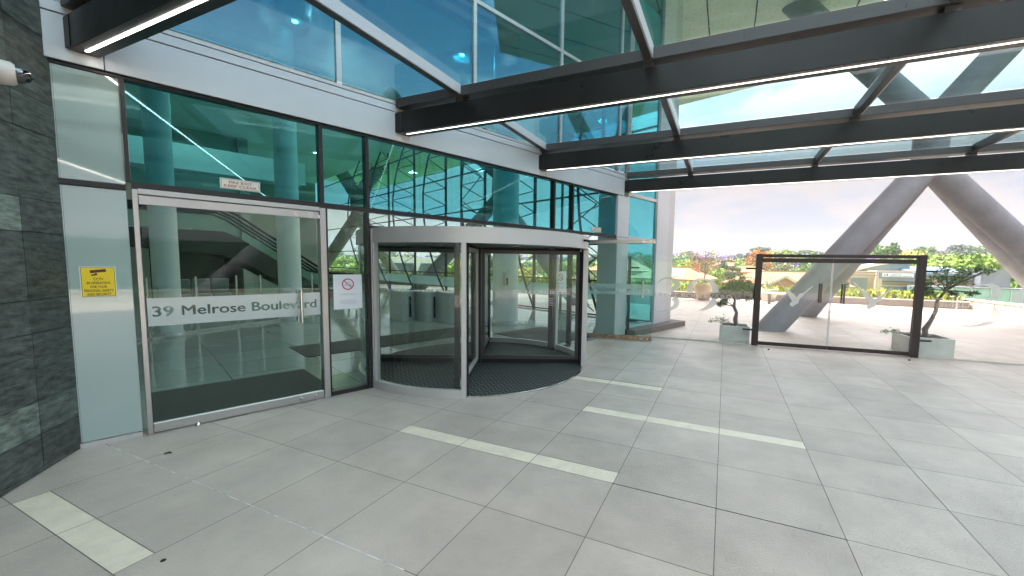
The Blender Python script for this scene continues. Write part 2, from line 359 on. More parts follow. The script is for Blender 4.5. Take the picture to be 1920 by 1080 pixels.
def thing(name, label, cat, loc=(0, 0, 0), rz=0.0, group=None):
    o = bpy.data.objects.new(name, None); C.objects.link(o); o.location = loc; o.rotation_euler = (0, 0, rz); o.empty_display_size = 0.2
    return tag(o, label, cat, group)
def copy_tree(o, parent=None):
    c = o.copy(); C.objects.link(c)
    if parent: c.parent = parent
    for ch in [x for x in bpy.data.objects if x.parent == o]: copy_tree(ch, c)
    return c
def ray(px, py):
    u = (px - CX) / FOC; v = (py - CY) / FOC
    return (r_ * u + d_ * v + f_)
def atY(px, py, Y): d = ray(px, py); return EYE + d * (Y / d.y)
def atZ(px, py, Z=0.0): d = ray(px, py); return EYE + d * ((Z - EYE.z) / d.z)
def atD(px, py, D): d = ray(px, py); return EYE + d * (D / math.hypot(d.x, d.y))
def text_mesh(s, w=None, h=None, bold=0.0, ext=0.0, spacing=1.0):
    cu = bpy.data.curves.new('t', 'FONT'); cu.body = s; cu.size = 1; cu.align_x = 'CENTER'; cu.align_y = 'CENTER'; cu.extrude = ext; cu.space_character = spacing; cu.space_line = 0.95; cu.resolution_u = 4
    o = bpy.data.objects.new('t', cu); C.objects.link(o); dg = bpy.context.evaluated_depsgraph_get()
    me = bpy.data.meshes.new_from_object(o.evaluated_get(dg)); bpy.data.objects.remove(o)
    if bold:      # heavier strokes: shifted copies a hair apart in depth
        V0 = [v.co.copy() for v in me.vertices]; P0 = [list(p.vertices) for p in me.polygons]; vs, fs = [], []
        for k, (dx, dy) in enumerate(((-bold, 0), (bold, 0), (0, -bold * .7), (0, bold * .7))):
            o_ = len(vs); vs += [(v.x + dx, v.y + dy, v.z + k * 0.00008) for v in V0]; fs += [[i + o_ for i in p] for p in P0]
        me = bpy.data.meshes.new('t'); me.from_pydata(vs, [], fs); me.update()
    xs = [v.co.x for v in me.vertices]; ys = [v.co.y for v in me.vertices]
    cx_, cy_ = (min(xs) + max(xs)) / 2, (min(ys) + max(ys)) / 2; W = max(xs) - min(xs); H = max(ys) - min(ys)
    kx = w / W if w else None; ky = h / H if h else None
    if kx is None: kx = ky
    if ky is None: ky = kx
    for v in me.vertices: v.co = ((v.co.x - cx_) * kx, (v.co.y - cy_) * ky, v.co.z)
    return me
def text(s, name, m, parent, loc, rot, w=None, h=None, bold=0.0, spacing=1.0, ext=0.0):
    me = text_mesh(s, w, h, bold, ext, spacing); me.name = name
    o = bpy.data.objects.new(name, me); me.materials.clear(); me.materials.append(M[m]); C.objects.link(o)
    if parent: o.parent = parent
    o.location = loc; o.rotation_euler = rot
    return o
UP = (R(90), 0, 0)                       # text standing up, readable from -y
UPB = (R(90), 0, R(180))                 # readable from +y
def band_with_cut(name, m, parent, x0, x1, y, z0, z1, s, tx, tz, tw, th, flip=False):
    """frosted film with the letters left clear: a flat sheet triangulated round the letter outlines"""
    from mathutils.geometry import delaunay_2d_cdt, intersect_point_tri_2d
    me = text_mesh(s, tw, th, 0.022, 0.0); sg = -1 if flip else 1
    V = [Vector((v.co.x * sg + tx, v.co.y + tz)) for v in me.vertices]
    me.calc_loop_triangles(); T = [tuple(V[k] for k in t.vertices) for t in me.loop_triangles]
    cnt = {}
    for p in me.polygons:
        for e in p.edge_keys: cnt[e] = cnt.get(e, 0) + 1
    E_ = [e for e, c in cnt.items() if c == 1]
    used = sorted({i for e in E_ for i in e}); ix = {v: k for k, v in enumerate(used)}
    P = [V[i] for i in used]; E_ = [(ix[a], ix[b]) for a, b in E_]; n = len(P)
    P += [Vector((x0, z0)), Vector((x1, z0)), Vector((x1, z1)), Vector((x0, z1))]; E_ += [(n, n + 1), (n + 1, n + 2), (n + 2, n + 3), (n + 3, n)]
    vo, eo, fo = delaunay_2d_cdt(P, E_, [], 0, 1e-5)[:3]
    F = []
    for f in fo:
        c = sum((vo[k] for k in f), Vector((0, 0))) / len(f)
        if not any(intersect_point_tri_2d(c, *t) for t in T): F.append(list(f))
    mb = MB(); mb.add([(v.x, y, v.y) for v in vo], F)
    return mb.build(name, m, parent)

# ================================================================== the setting: ground, hill
PHI = R(20.0); PM = Vector((-4.569, 2.599, 0)); FD = Vector((math.sin(PHI), math.cos(PHI), 0)); INN = Vector((-math.cos(PHI), math.sin(PHI), 0))
FROT = R(70.0)
def FW(s, i, z=0.0): return PM + FD * s + INN * i + Vector((0, 0, z))
def to_si(x, y):
    d = Vector((x, y, 0)) - PM; return d.dot(FD), d.dot(INN)

# paving: every tile a slab face of its own with an open joint
xs = [-0.70 - 0.7135 * k for k in range(60, 0, -1)] + [-0.70] + [0.02 + 0.735 * k for k in range(0, 20)]
strips = [(0.875, 1.045, -4.27, -2.84), (2.87, 3.04, -2.84, -0.70), (4.20, 4.37, -1.413, 0.755), (5.345, 5.515, -2.13, -0.70)]
ys = []
y = 1.54 - 0.665 * 20
while y < 23.6: ys.append(y); y += 0.665
pv = MB(); g = 0.0025
rnd = random.Random(3)
for i in range(len(xs) - 1):
    for j in range(len(ys) - 1):
        x0, x1, y0, y1 = xs[i], xs[i + 1], ys[j], ys[j + 1]
        if x0 > 10.3 or x1 < -36: continue
        s_, i_ = to_si((x0 + x1) / 2, (y0 + y1) / 2)
        if s_ < 8.6 and i_ > 0.6: continue
        t = 1 + rnd.uniform(-0.07, 0.07)
        segs = [(y0 + g, y1 - g, 0)]
        for a, b, p, q in strips:
            if x0 >= p - 0.02 and x1 <= q + 0.02 and a >= y0 - 0.02 and a < y1 - 0.05:
                segs = [(y0 + g, a - g, 0)] if a - y0 > 0.05 else []
                segs += [(a + g, b - g, 1)]
                if y1 - b > 0.05: segs += [(b + g, y1 - g, 0)]
            elif x0 >= p - 0.02 and x1 <= q + 0.02 and y0 < b < y1 and a < y0:
                segs = [(b + g, y1 - g, 0)]
        for a, b, mi in segs:
            pv.add([(x0 + g, a, 0), (x1 - g, a, 0), (x1 - g, b, 0), (x0 + g, b, 0)], [(0, 1, 2, 3)], mi, t if mi == 0 else 1.0)
pv.build('paving', ['paver', 'paver_inlay'], kind='structure')
MB().box(-36, 10.4, -12, 23.6, -0.5, -0.003).build('paving_base', 'grout', kind='structure')
MB().box(-4.83, -1.5, 1.538, 1.543, -0.002, 0.0012).build('paving_joint', 'grout_white', kind='structure')
MB().box(-0.71, 0.76, 2.864, 2.869, -0.002, 0.001).build('paving_joint', 'gap_black', kind='structure')
# land beyond the terrace: falls to the valley and climbs to the ridge
def land(x, y):
    d = math.hypot(x, y)
    h = -5.0 - 1.0 * min(1, max(0, (d - 40) / 60))
    h += 3.0 * min(1, max(0, (d - 110) / 120)) + 7.0 * min(1, max(0, (d - 200) / 160)) + 3.5 * min(1, max(0, (d - 340) / 200))
    return h + 1.2 * math.sin(x * 0.021 + 1) * math.cos(y * 0.017) * min(1, d / 200)
tm = MB(); N = 56; S = 620
gx = [((k / N) * 2 - 1) for k in range(N + 1)]; gx = [math.copysign(abs(u) ** 2.0, u) * S for u in gx]
tm.add([(a, b, land(a, b)) for b in gx for a in gx], [(j * (N + 1) + i, j * (N + 1) + i + 1, (j + 1) * (N + 1) + i + 1, (j + 1) * (N + 1) + i) for j in range(N) for i in range(N)], smooth=True)
tm.build('ground', 'terrain', kind='structure')
# lobby floor, in the facade's own frame
lf = MB().box(-2.6, 9.38, 0.10, 30, -0.2, 0.006); o = lf.build('lobby_floor', 'lobby_floor', kind='structure'); o.location = PM; o.rotation_euler = (0, 0, FROT)

# ================================================================== building shell
b = thing('office_tower', 'pale office tower overhanging the glass entrance with its beige soffit', 'building', (0, 0, 0))
poly = [(-3.75, 5.14), (3.3, 8.1), (3.45, 17.0), (-2.7, 18.75), (-31, 29.0), (-36, 5), (-7.3, -4.9)]
MB().prism(poly, 8.56, 8.9).build('soffit', 'soffit', b)
MB().prism(poly, 8.902, 36).build('upper_floors', 'concrete', b)
sf = MB()
for k in range(6):
    sf.box(-3.2 + k * 1.2, -3.17 + k * 1.2, 8, 17, 8.548, 8.56)
sf.build('soffit_joint', 'joint_dark', b)
lob = thing('lobby_interior', 'double height white lobby walls and ceiling behind the tinted glass', 'interior', PM, FROT)
MB().box(-2.8, 9.35, 0.12, 30.2, 7.6, 7.8).build('ceiling', 'ceiling', lob)
MB().box(-2.8, -2.6, 0.12, 30.2, 0.0, 7.598).build('side_wall', 'lobby_wall', lob)
MB().box(-2.598, 9.35, 30.0, 30.2, 0.0, 7.598).build('back_wall', 'lobby_wall', lob)
mz_ = MB(); mz_.box(-2.598, 0.75, 15.0, 29.9, 2.05, 2.75); mz_.build('mezzanine_slab', 'lobby_white', lob)
MB().box(-2.598, 0.76, 14.985, 15.0, 2.42, 2.44).build('slab_joint', 'joint_dark', lob)
MB().box(-2.597, 2.4, 21.0, 21.2, 0.007, 2.045).build('dark_partition', 'lobby_dark', lob)
MB().box(-2.597, 3.2, 20.0, 20.2, 2.752, 7.597).build('upper_partition', 'lobby_wall', lob)
MB().box(-0.9, -0.4, 17.0, 17.4, 0.007, 2.048).build('pillar', 'lobby_white', lob)
MB().box(-2.59, 3.9, 12.4, 13.2, 4.5, 5.3).build('balcony_beam', 'lobby_white', lob)
MB().box(3.0, 3.4, 19.8, 30, 0.007, 7.59).build('core_wall', 'lobby_wall', lob)
dl = [(2.25, 6.76), (2.58, 5.68), (0.6, 10.5), (6.8, 12.5), (4.0, 16.0), (6.5, 20.0), (6.0, 5.0)]  # a pair of lit downlights, then discs added to brighten the lobby
for k_, (x_, y_) in enumerate(dl):
    MB().lathe([(0.0, 0), (0.055, 0), (0.06, 0.004), (0.06, 0.02)], (x_, y_, 7.575), 16).build('downlight_or_fill', 'led_spot', lob)
    if k_ < 2: continue
    ld = bpy.data.lights.new('lobby_fill_lamp', 'AREA'); ld.shape = 'DISK'; ld.size = 0.5; ld.energy = 11; ld.color = (1, 0.98, 0.93); lo_ = bpy.data.objects.new('lobby_fill_lamp', ld); C.objects.link(lo_); lo_.parent = lob; lo_.location = (x_, y_, 7.5)  # added fill lamp below each added disc, brightens the lobby

def column(s, i, r, z1, label):
    t = thing('lobby_column', label, 'column', FW(s, i), FROT, 'round white lobby columns')
    MB().lathe([(r, 0.12), (r, z1)], n=40).build('shaft', 'column_paint', t)
    MB().lathe([(r, 0.122), (r + 0.02, 0.12), (r + 0.025, 0.006)], n=40).build('plinth_ring', 'silver_matt', t)
    return t
column(-0.40, 6.23, 0.215, 7.59, 'round white lobby column seen left of the escalator through the glass door')
column(2.10, 7.46, 0.27, 7.59, 'round white lobby column standing in front of the escalator bottom, behind the door handle')
c3 = column(6.08, 3.09, 0.34, 7.59, 'round white lobby column with a small dispenser, behind the revolving door')
column(7.35, 0.62, 0.30, 3.6, 'short round column tucked behind the open swing door and metal pier')
tsp = thing('dispenser', 'small silver box dispenser fixed to the lobby column behind the revolving door', 'dispenser', FW(5.74, 2.68), FROT)
MB().bev(-0.05, 0.05, -0.06, 0.06, 1.08, 1.42, 0.01).build('casing', 'silver', tsp)
MB().box(-0.03, 0.03, -0.066, -0.061, 1.10, 1.28).build('slot', 'gap_black', tsp)

# ------------------------------------------------------------------ end glazing of the lobby with bowstring trusses
ew = thing('end_glazing', 'tall clear glass end wall of the lobby looking out on the terrace', 'glass wall', FW(9.4, 0), FROT)
for k in range(10):
    a = 0.35 + k * 3.05 - (0.0); a0 = max(0.35, a - 0.0)
    MB().box(-0.006, 0.006, 0.35 + 2.93 * k + 0.03, 0.35 + 2.93 * (k + 1) - 0.03, 0.1, 8.5).build('pane', 'glass_end', ew)
for z in (0.05, 1.15, 2.3, 3.9, 5.5, 7.1, 8.5):
    MB().box(-0.03, 0.03, 0.35, 29.7, z - 0.025, z + 0.025).build('transom', 'truss', ew)
MB().box(-0.20, -0.19, 0.5, 20, 0.55, 0.98).build('frosted_rail_screen', 'frost_inner', ew)
for k in range(7):
    y0 = 2.33 + 2.93 * k
    t = thing('bowstring_truss', 'dark bowed steel truss mullion bracing the lobby end glazing', 'truss', FW(9.25, y0), FROT, 'bowed truss mullions along the lobby end glazing')
    MB().box(-0.035, 0.035, -0.05, 0.05, 0.01, 8.5).build('chord', 'truss', t)
    n = 11; pts = []
    for j in range(n + 1):
        u = j / n; z = 0.05 + 8.4 * u; pts.append((-1.15 * math.sin(math.pi * u) ** 0.9, 0, z))
    MB().tube(pts, 0.04, 8).build('bow', 'truss', t)
    lc = MB()
    for j in range(1, n):
        zc = 0.05 + 8.4 * (j + 0.5) / n
        lc.tube([pts[j], (-0.02, 0, zc)], 0.018, 6); 
        if j < n - 1: lc.tube([(-0.02, 0, zc), pts[j + 1]], 0.018, 6)
    lc.build('lacing', 'truss', t)
for k in range(2):
    t = thing('brace_frame', 'slender steel cross bracing between the truss mullions of the lobby end glazing', 'bracing', FW(9.1, 2.33 + 2.93 * (k * 2)), FROT, 'steel cross bracing in the lobby end glazing')
    br = MB()
    for j in range(5):
        z = 0.2 + j * 1.65; br.tube([(0, 0.06, z), (0, 1.45, z + 0.82)], 0.02, 6); br.tube([(0, 1.45, z + 0.82), (0, 0.06, z + 1.65)], 0.02, 6)
    br.box(-0.03, 0.03, 1.45, 1.51, 0.01, 8.5)
    br.build('bracing', 'truss', t)

# ------------------------------------------------------------------ escalators
def escalator(label, i0):
    top = Vector((0.5, i0, 2.9)); bot = Vector((4.9, i0, 0.0))
    t = thing('escalator', label, 'escalator', FW(4.9, i0), FROT, 'pair of escalators rising to the lobby mezzanine')
    L = lambda v: (v[0] - 4.9, v[1] - i0, v[2])
    W = 1.0
    st = MB(); n = 17
    for k in range(n):
        x = 5.3 - 0.35 - k * (3.4 / n); z = 0.02 + k * (2.5 / n)
        st.box(x - 3.4 / n - 4.9, x - 4.9, 0.12, W - 0.12, z - 0.15, z + 2.5 / n - 0.02)
        st.box(x - 4.9 - 0.002, x - 4.9 + 0.004, 0.12, W - 0.12, z + 2.5 / n - 0.035, z + 2.5 / n - 0.018, 1)
    st.build('steps', ['esc_step', 'silver_matt'], t)
    for sd in (0, 1):
        y0 = 0.0 if sd == 0 else W - 0.08
        prof = [(-1.2, 2.52), (1.5, 2.52), (1.95, 2.32), (4.9, 0.22), (5.3, 0.12), (6.0, 0.12)]
        sk = MB(); P = [(x - 4.9, z + 0.12) for x, z in prof]; Q = [(x - 4.9, z - (0.75 if 0 < i < 4 else 0.45)) for i, (x, z) in enumerate(prof)]; Q[-1] = (1.1, 0.01); Q[-2] = (0.4, 0.01); Q[-3] = (-0.5, 0.01)
        for i in range(len(P) - 1):
            vs = [(P[i][0], y0, P[i][1]), (P[i + 1][0], y0, P[i + 1][1]), (Q[i + 1][0], y0, Q[i + 1][1]), (Q[i][0], y0, Q[i][1])]
            vs += [(x, y0 + 0.08, z) for x, _, z in vs]
            sk.add(vs, [(0, 1, 2, 3), (7, 6, 5, 4), (0, 4, 5, 1), (1, 5, 6, 2), (2, 6, 7, 3), (3, 7, 4, 0)])
        sk.build('side_cladding', 'esc_clad', t)
        gl_ = MB()
        for i in range(len(P) - 1):
            vs = [(P[i][0], y0 + 0.03, P[i][1]), (P[i + 1][0], y0 + 0.03, P[i + 1][1]), (P[i + 1][0], y0 + 0.03, P[i + 1][1] + 0.8), (P[i][0], y0 + 0.03, P[i][1] + 0.8)]
            gl_.add(vs, [(0, 1, 2, 3)])
        gl_.build('balustrade_glass', 'glass_clear', t)
        hr = [(x, y0 + 0.04, z + 0.82) for x, z in P]
        hr = [(hr[0][0] - 0.12, y0 + 0.04, hr[0][2] - 0.35), (hr[0][0] - 0.05, y0 + 0.04, hr[0][2] - 0.05)] + hr + [(hr[-1][0] + 0.12, y0 + 0.04, hr[-1][2] - 0.12), (hr[-1][0] + 0.14, y0 + 0.04, hr[-1][2] - 0.5)]
        MB().tube(hr, 0.045, 8).build('handrail', 'black_rubber', t)
    return t
escalator('nearer escalator with black handrails and green glass sides rising to the left', 13.6)
escalator('farther escalator behind the first one, its handrails just above it', 15.3)

# lobby balustrade around the void
bt = thing('lobby_balustrade', 'frameless glass balustrade with slim steel posts in front of the escalators', 'balustrade', FW(0, 0), FROT)
bp_ = [(-2.4, 5.7), (-0.7, 5.96), (0.85, 6.92), (1.9, 7.4), (3.4, 8.9)]
for k in range(len(bp_) - 1):
    a, c = bp_[k], bp_[k + 1]
    d = Vector((c[0] - a[0], c[1] - a[1], 0)); n = max(1, round(d.length / 0.75))
    MB().bar((a[0], a[1], 0.58), (c[0], c[1], 0.58), 0.012, 0.95, 0).build('glass_panel', 'glass_clear', bt)
    MB().bar((a[0], a[1], 0.03), (c[0], c[1], 0.03), 0.12, 0.05, 0).build('kerb', 'silver_matt', bt)
    for j in range(n):
        p = Vector((a[0], a[1], 0)) + d * (j / n)
        MB().tube([(p.x, p.y, 0.01), (p.x, p.y, 1.25)], 0.024, 8).build('post', 'steel', bt)
# seats seen beneath the mezzanine
for k, (s_, i_) in enumerate([(0.2, 12.6), (0.75, 12.9), (1.3, 13.1)]):
    t = thing('lounge_seat', 'grey lounge seat with a rounded back beneath the mezzanine', 'seat', FW(s_, i_), FROT, 'lounge seats beneath the mezzanine')
    MB().bev(-0.25, 0.25, -0.25, 0.25, 0.2, 0.45, 0.03).build('seat', 'seat_grey', t)
    MB().bev(-0.25, 0.25, 0.18, 0.27, 0.452, 0.95, 0.03).build('backrest', 'seat_grey', t)
    lg = MB()
    for sx in (-0.2, 0.2):
        for sy in (-0.2, 0.2): MB().tube([(sx, sy, 0.007), (sx, sy, 0.2)], 0.015, 6).build('leg', 'steel', t)

# turnstiles
def turnstile(s, i, label):
    t = thing('turnstile', label, 'turnstile', FW(s, i), FROT, 'row of steel speed gates in the lobby')
    n = 18; o = [(0.14 * math.cos(math.pi * k / n + math.pi / 2) - 0.45, 0.14 * math.sin(math.pi * k / n + math.pi / 2)) for k in range(n + 1)]
    o += [(0.14 * math.cos(math.pi * k / n - math.pi / 2) + 0.45, 0.14 * math.sin(math.pi * k / n - math.pi / 2)) for k in range(n + 1)]
    o = [(y * 1.45, x * 0.75) for x, y in o]
    MB().prism(o, 0.008, 0.80).build('cabinet', 'brushed', t)
    MB().prism([(x * 1.05, y * 1.04) for x, y in o], 0.801, 0.835).build('lid', 'white_paint', t)
    MB().box(-0.02, 0.02, -0.51, -0.475, 0.12, 0.7).build('gate_slot', 'gap_black', t)
    return t
turnstile(4.42, 5.67, 'brushed steel turnstile cabinet leftmost in the row behind the curved glass')
turnstile(4.86, 5.15, 'brushed steel turnstile cabinet in the middle of the row behind the curved glass')
turnstile(5.16, 4.45, 'brushed steel turnstile cabinet nearest the revolving door frame post')
# entrance mats inside
def floor_mat(poly, label):
    o = MB().prism(poly, 0.0062, 0.016).build('door_mat', 'entrance_mat'); o.location = PM; o.rotation_euler = (0, 0, FROT)
    tag(o, label, 'mat', 'dark entrance mats on the lobby floor')
floor_mat([(-0.84, 0.18), (0.84, 0.18), (0.84, 1.55), (-0.84, 1.55)], 'dark ribbed mat inside the lettered glass door')
floor_mat([(1.1, 2.35), (5.0, 2.35), (5.0, 3.45), (1.1, 3.45)], 'long dark mat laid across the lobby behind the revolving door')
floor_mat([(4.95, 0.35), (6.5, 0.35), (6.5, 2.1), (4.95, 2.1)], 'dark green mat behind the open swing door')
ds = thing('door_stop', 'tiny steel floor door stop on the lobby floor beside the column', 'door stop', FW(6.35, 2.55), FROT)
MB().lathe([(0.0, 0.0), (0.05, 0.006), (0.045, 0.02), (0.018, 0.03), (0.018, 0.1), (0.03, 0.11), (0.0, 0.13)], n=12).build('stop_post', 'steel', ds)

# ================================================================== facade
fc = thing('glass_facade', 'tinted glass entrance facade with dark mullions and silver door jambs', 'facade', PM, FROT)
def fb(name, m, s0, s1, i0, i1, z0, z1, bevel=0.0, parent=None):
    mb = MB(); (mb.bev(s0, s1, i0, i1, z0, z1, bevel) if bevel else mb.box(s0, s1, i0, i1, z0, z1)); return mb.build(name, m, parent or fc)
# left back painted panels
fb('panel', 'back_painted_glass', -1.262, -0.885, 0.0, 0.03, 0.045, 2.235, 0.003); fb('panel', 'back_painted_glass', -1.262, -0.885, 0.0, 0.03, 2.285, 3.185, 0.003)
fb('panel_frame', 'dark_frame', -1.285, -1.266, -0.012, 0.06, 0.0, 3.2); fb('panel_frame', 'dark_frame', -1.266, -0.885, -0.01, 0.058, 2.24, 2.28); fb('panel_frame', 'silver_matt', -1.266, -0.885, -0.012, 0.05, 0.0, 0.04)
for (s0, s1, m) in ((-0.882, -0.852, 'dark_frame'), (0.672, 0.712, 'dark_frame'), (1.195, 1.235, 'dark_frame'), (4.625, 4.665, 'dark_frame'), (5.155, 5.195, 'dark_frame')):
    fb('mullion', m, s0, s1, -0.02, 0.09, 2.32, 3.19)
for (s0, s1) in ((0.722, 0.742), (1.190, 1.225), (4.625, 4.665), (5.155, 5.195)):
    fb('mullion', 'dark_frame', s0, s1, -0.015, 0.09, 0.0, 2.255)
for (s0, s1) in ((-0.852, -0.815), (0.655, 0.720), (1.232, 1.29)):
    fb('jamb', 'silver', s0, s1, -0.03, 0.095, 0.0, 2.255 if s0 < 1 else 2.06, 0.003)
fb('jamb', 'silver_matt', 4.71, 4.78, -0.03, 0.095, 0.0, 2.06, 0.003)
fb('door_head', 'silver', -0.815, 0.655, -0.03, 0.09, 2.215, 2.262, 0.003)
fb('transom', 'dark_frame', -0.852, 6.68, -0.016, 0.088, 2.264, 2.318)
fb('top_frame', 'dark_frame', -1.266, 6.68, -0.014, 0.086, 3.188, 3.212)
fb('sill', 'dark_frame', 0.742, 1.19, -0.01, 0.08, 0.0, 0.055); fb('sill', 'dark_frame', 4.665, 5.155, -0.01, 0.08, 0.0, 0.055)
fb('drum_transom', 'dark_frame', 1.235, 4.625, -0.01, 0.08, 2.062, 2.10)
for (s0, s1) in ((-0.85, 0.67), (0.714, 1.193), (1.237, 4.623), (4.667, 5.153), (5.197, 6.675)):
    fb('tinted_pane', 'glass_tint', s0, s1, 0.02, 0.032, 2.32, 3.186)
for s in (2.9,): pass
for (s0, s1, z0, z1) in ((0.744, 1.188, 0.057, 2.262), (4.667, 5.153, 0.057, 2.262), (1.237, 4.623, 2.102, 2.262)):
    fb('clear_pane', 'glass_clear', s0, s1, 0.02, 0.032, z0, z1)
fb('pier', 'fascia', 6.68, 7.12, -0.04, 0.5, 0.0, 3.205, 0.004)
for z in (2.28,): fb('pier_joint', 'gap_black', 6.681, 7.119, -0.0415, -0.0395, z, z + 0.008)
# glazing beyond the pier
fb('plinth', 'planter_stone', 7.14, 9.75, -0.30, 0.12, 0.0, 0.14, 0.005)
fb('clear_pane', 'glass_tint', 7.14, 8.44, 0.02, 0.032, 0.2, 2.25); fb('tinted_pane', 'glass_tint', 7.14, 8.44, 0.02, 0.032, 2.33, 8.5)
fb('mullion', 'silver_matt', 7.10, 7.14, -0.03, 0.09, 0.142, 8.5); fb('mullion', 'fascia', 8.44, 9.05, -0.045, 0.07, 0.142, 8.55, 0.006)
fb('mullion', 'silver_matt', 9.05, 9.40, -0.02, 0.09, 0.142, 8.55, 0.004)
for z in (0.142, 2.25, 3.25): fb('transom', 'silver_matt', 7.141, 8.439, -0.012, 0.08, z, z + (0.055 if z < 1 else 0.075))
# upper storeys' glazing above the canopy
us = [-1.28, 0.92, 2.86, 4.80, 6.74, 7.10]
zz = [3.72, 5.55, 7.4, 8.54]
for a, c in zip(us[:-1], us[1:]):
    for z0, z1 in zip(zz[:-1], zz[1:]): fb('upper_pane', 'glass_upper', a + 0.03, c - 0.03, 0.03, 0.042, z0 + 0.03, z1 - 0.03)
for s in us: fb('upper_mullion', 'silver_matt', s - 0.028, s + 0.028, 0.0, 0.1, 3.70, 8.55)
for z in zz[1:3]: fb('upper_transom', 'silver_matt', -1.25, 7.07, 0.004, 0.096, z - 0.028, z + 0.028)

fs = thing('metal_fascia', 'pale grey metal fascia band running along the top of the glass entrance', 'fascia', PM, FROT)
def beamS(Y): return (Y - 2.599) / math.cos(PHI)     # where a beam meets the facade
BY = [-1.04, 1.49, 4.06, 6.515, 9.095]
js = [-1.285, beamS(1.49) + 0.22, beamS(4.06) + 0.20, beamS(6.515) + 0.20, 6.90]
for a, c in zip(js[:-1], js[1:]):
    MB().bev(a + 0.003, c - 0.003, -0.05, 0.02, 3.214, 3.565, 0.003).build('face_panel', 'fascia', fs)
    MB().bev(a + 0.003, c - 0.003, -0.055, 0.02, 3.573, 3.655, 0.003).build('top_strip', 'fascia', fs)
MB().box(-1.28, 6.88, -0.035, 0.0, 3.213, 3.70).build('backing', 'gap_black', fs)
MB().box(-1.285, -1.06, -0.052, 0.0, 3.66, 8.5).build('pilaster', 'fascia', fs)
MB().box(-1.03, 6.88, -0.056, 0.02, 3.664, 3.70).build('gutter_lip', 'silver_matt', fs)

# ------------------------------------------------------------------ canopy
cp = thing('glass_canopy', 'flat glass canopy on dark steel beams with light strips', 'canopy', (0, 0, 3.3))
XE = 7.5
def fx(Y): return -4.569 + (Y - 2.599) * math.tan(PHI) + 0.055
for k, Yb in enumerate(BY):
    x0 = fx(Yb) + 0.02; Z0 = 0.0
    bm = MB().bev(x0, XE, Yb, Yb + 0.17, 0.0, 0.262, 0.004).build('beam', 'beam_paint', cp)
    MB().bev(x0 - 0.06, x0 + 0.07, Yb - 0.006, Yb + 0.176, 0.012, 0.25, 0.004).build('end_cap', 'beam_paint', bm)
    MB().box(x0 + 0.10, XE, Yb + 0.065, Yb + (0.086 if k < 2 else 0.077), -0.004, 0.001).build('light_strip', 'led' if k < 2 else 'led_dim', bm)
    for xj in (x0 + 2.6, x0 + 6.2): MB().box(xj, xj + 0.004, Yb - 0.0015, Yb, 0.004, 0.258).build('joint_line', 'gap_black', bm)
    MB().bev(x0 + 0.0, XE, Yb - 0.02, Yb + 0.19, 0.315, 0.425, 0.003).build('rail', 'rail_paint', cp)
for k, Yb in enumerate(BY):
    bt_ = MB(); x = fx(Yb) + 0.7
    while x < XE - 0.2:
        for z in (0.345, 0.365): bt_.lathe([(0.0, 0.0), (0.005, 0.0)], (0, 0, 0), 8) if False else bt_.box(x - 0.004, x + 0.004, Yb - 0.0225, Yb - 0.0195, z - 0.004, z + 0.004)
        x += 1.11
    bt_.build('rail_screws', 'gap_black', cp)
RX = [-3.0, -0.78, 1.45, 3.67, 5.9]
for X in RX:
    y0 = -1.0; y1 = BY[-1] + 0.1
    yf_ = (X + 4.569 - 0.06) / math.tan(PHI) + 2.599
    y1 = min(y1, yf_)
    for a, c in zip(BY[:-1], BY[1:]):
        p, q = a + 0.192, min(c - 0.022, y1)
        if q - p > 0.2:
            MB().bev(X - 0.04, X + 0.035, p, q, 0.325, 0.44, 0.003).build('rafter', 'rail_paint', cp)
            MB().box(X + 0.0351, X + 0.05, p, q, 0.33, 0.438).build('rafter_cover', 'fascia', cp)
    for Yb in BY:
        if Yb < y1: MB().box(X - 0.05, X + 0.05, Yb + 0.02, Yb + 0.15, 0.262, 0.316).build('bracket', 'rail_paint', cp)
edges = [-99] + RX + [XE]
for a, c in zip(BY[:-1], BY[1:]):
    for x0, x1 in zip(edges[:-1], edges[1:]):
        p, q = a + 0.19, c - 0.02
        if x0 == -99: poly_ = [(fx(p), p), (x1 - 0.05, p), (x1 - 0.05, q), (fx(q), q)]
        else: poly_ = [(x0 + 0.055, p), (x1 - 0.045, p), (x1 - 0.045, q), (x0 + 0.055, q)]
        if x1 < fx(p): continue
        pp = []
        for (x, y_) in poly_: pp.append((max(x, fx(y_) + 0.0), y_))
        if pp[2][0] - pp[3][0] < 0.01:
            yy = (x1 - 0.05 + 4.569 - 0.055) / math.tan(PHI) + 2.599; pp = [pp[0], pp[1], (x1 - 0.05, min(yy, q))]
            if yy < q: pass
            else: pp = [pp[0], pp[1], (x1 - 0.05, q)]
        MB().prism(pp, 0.427, 0.439).build('glass_pane', 'glass_canopy', cp)

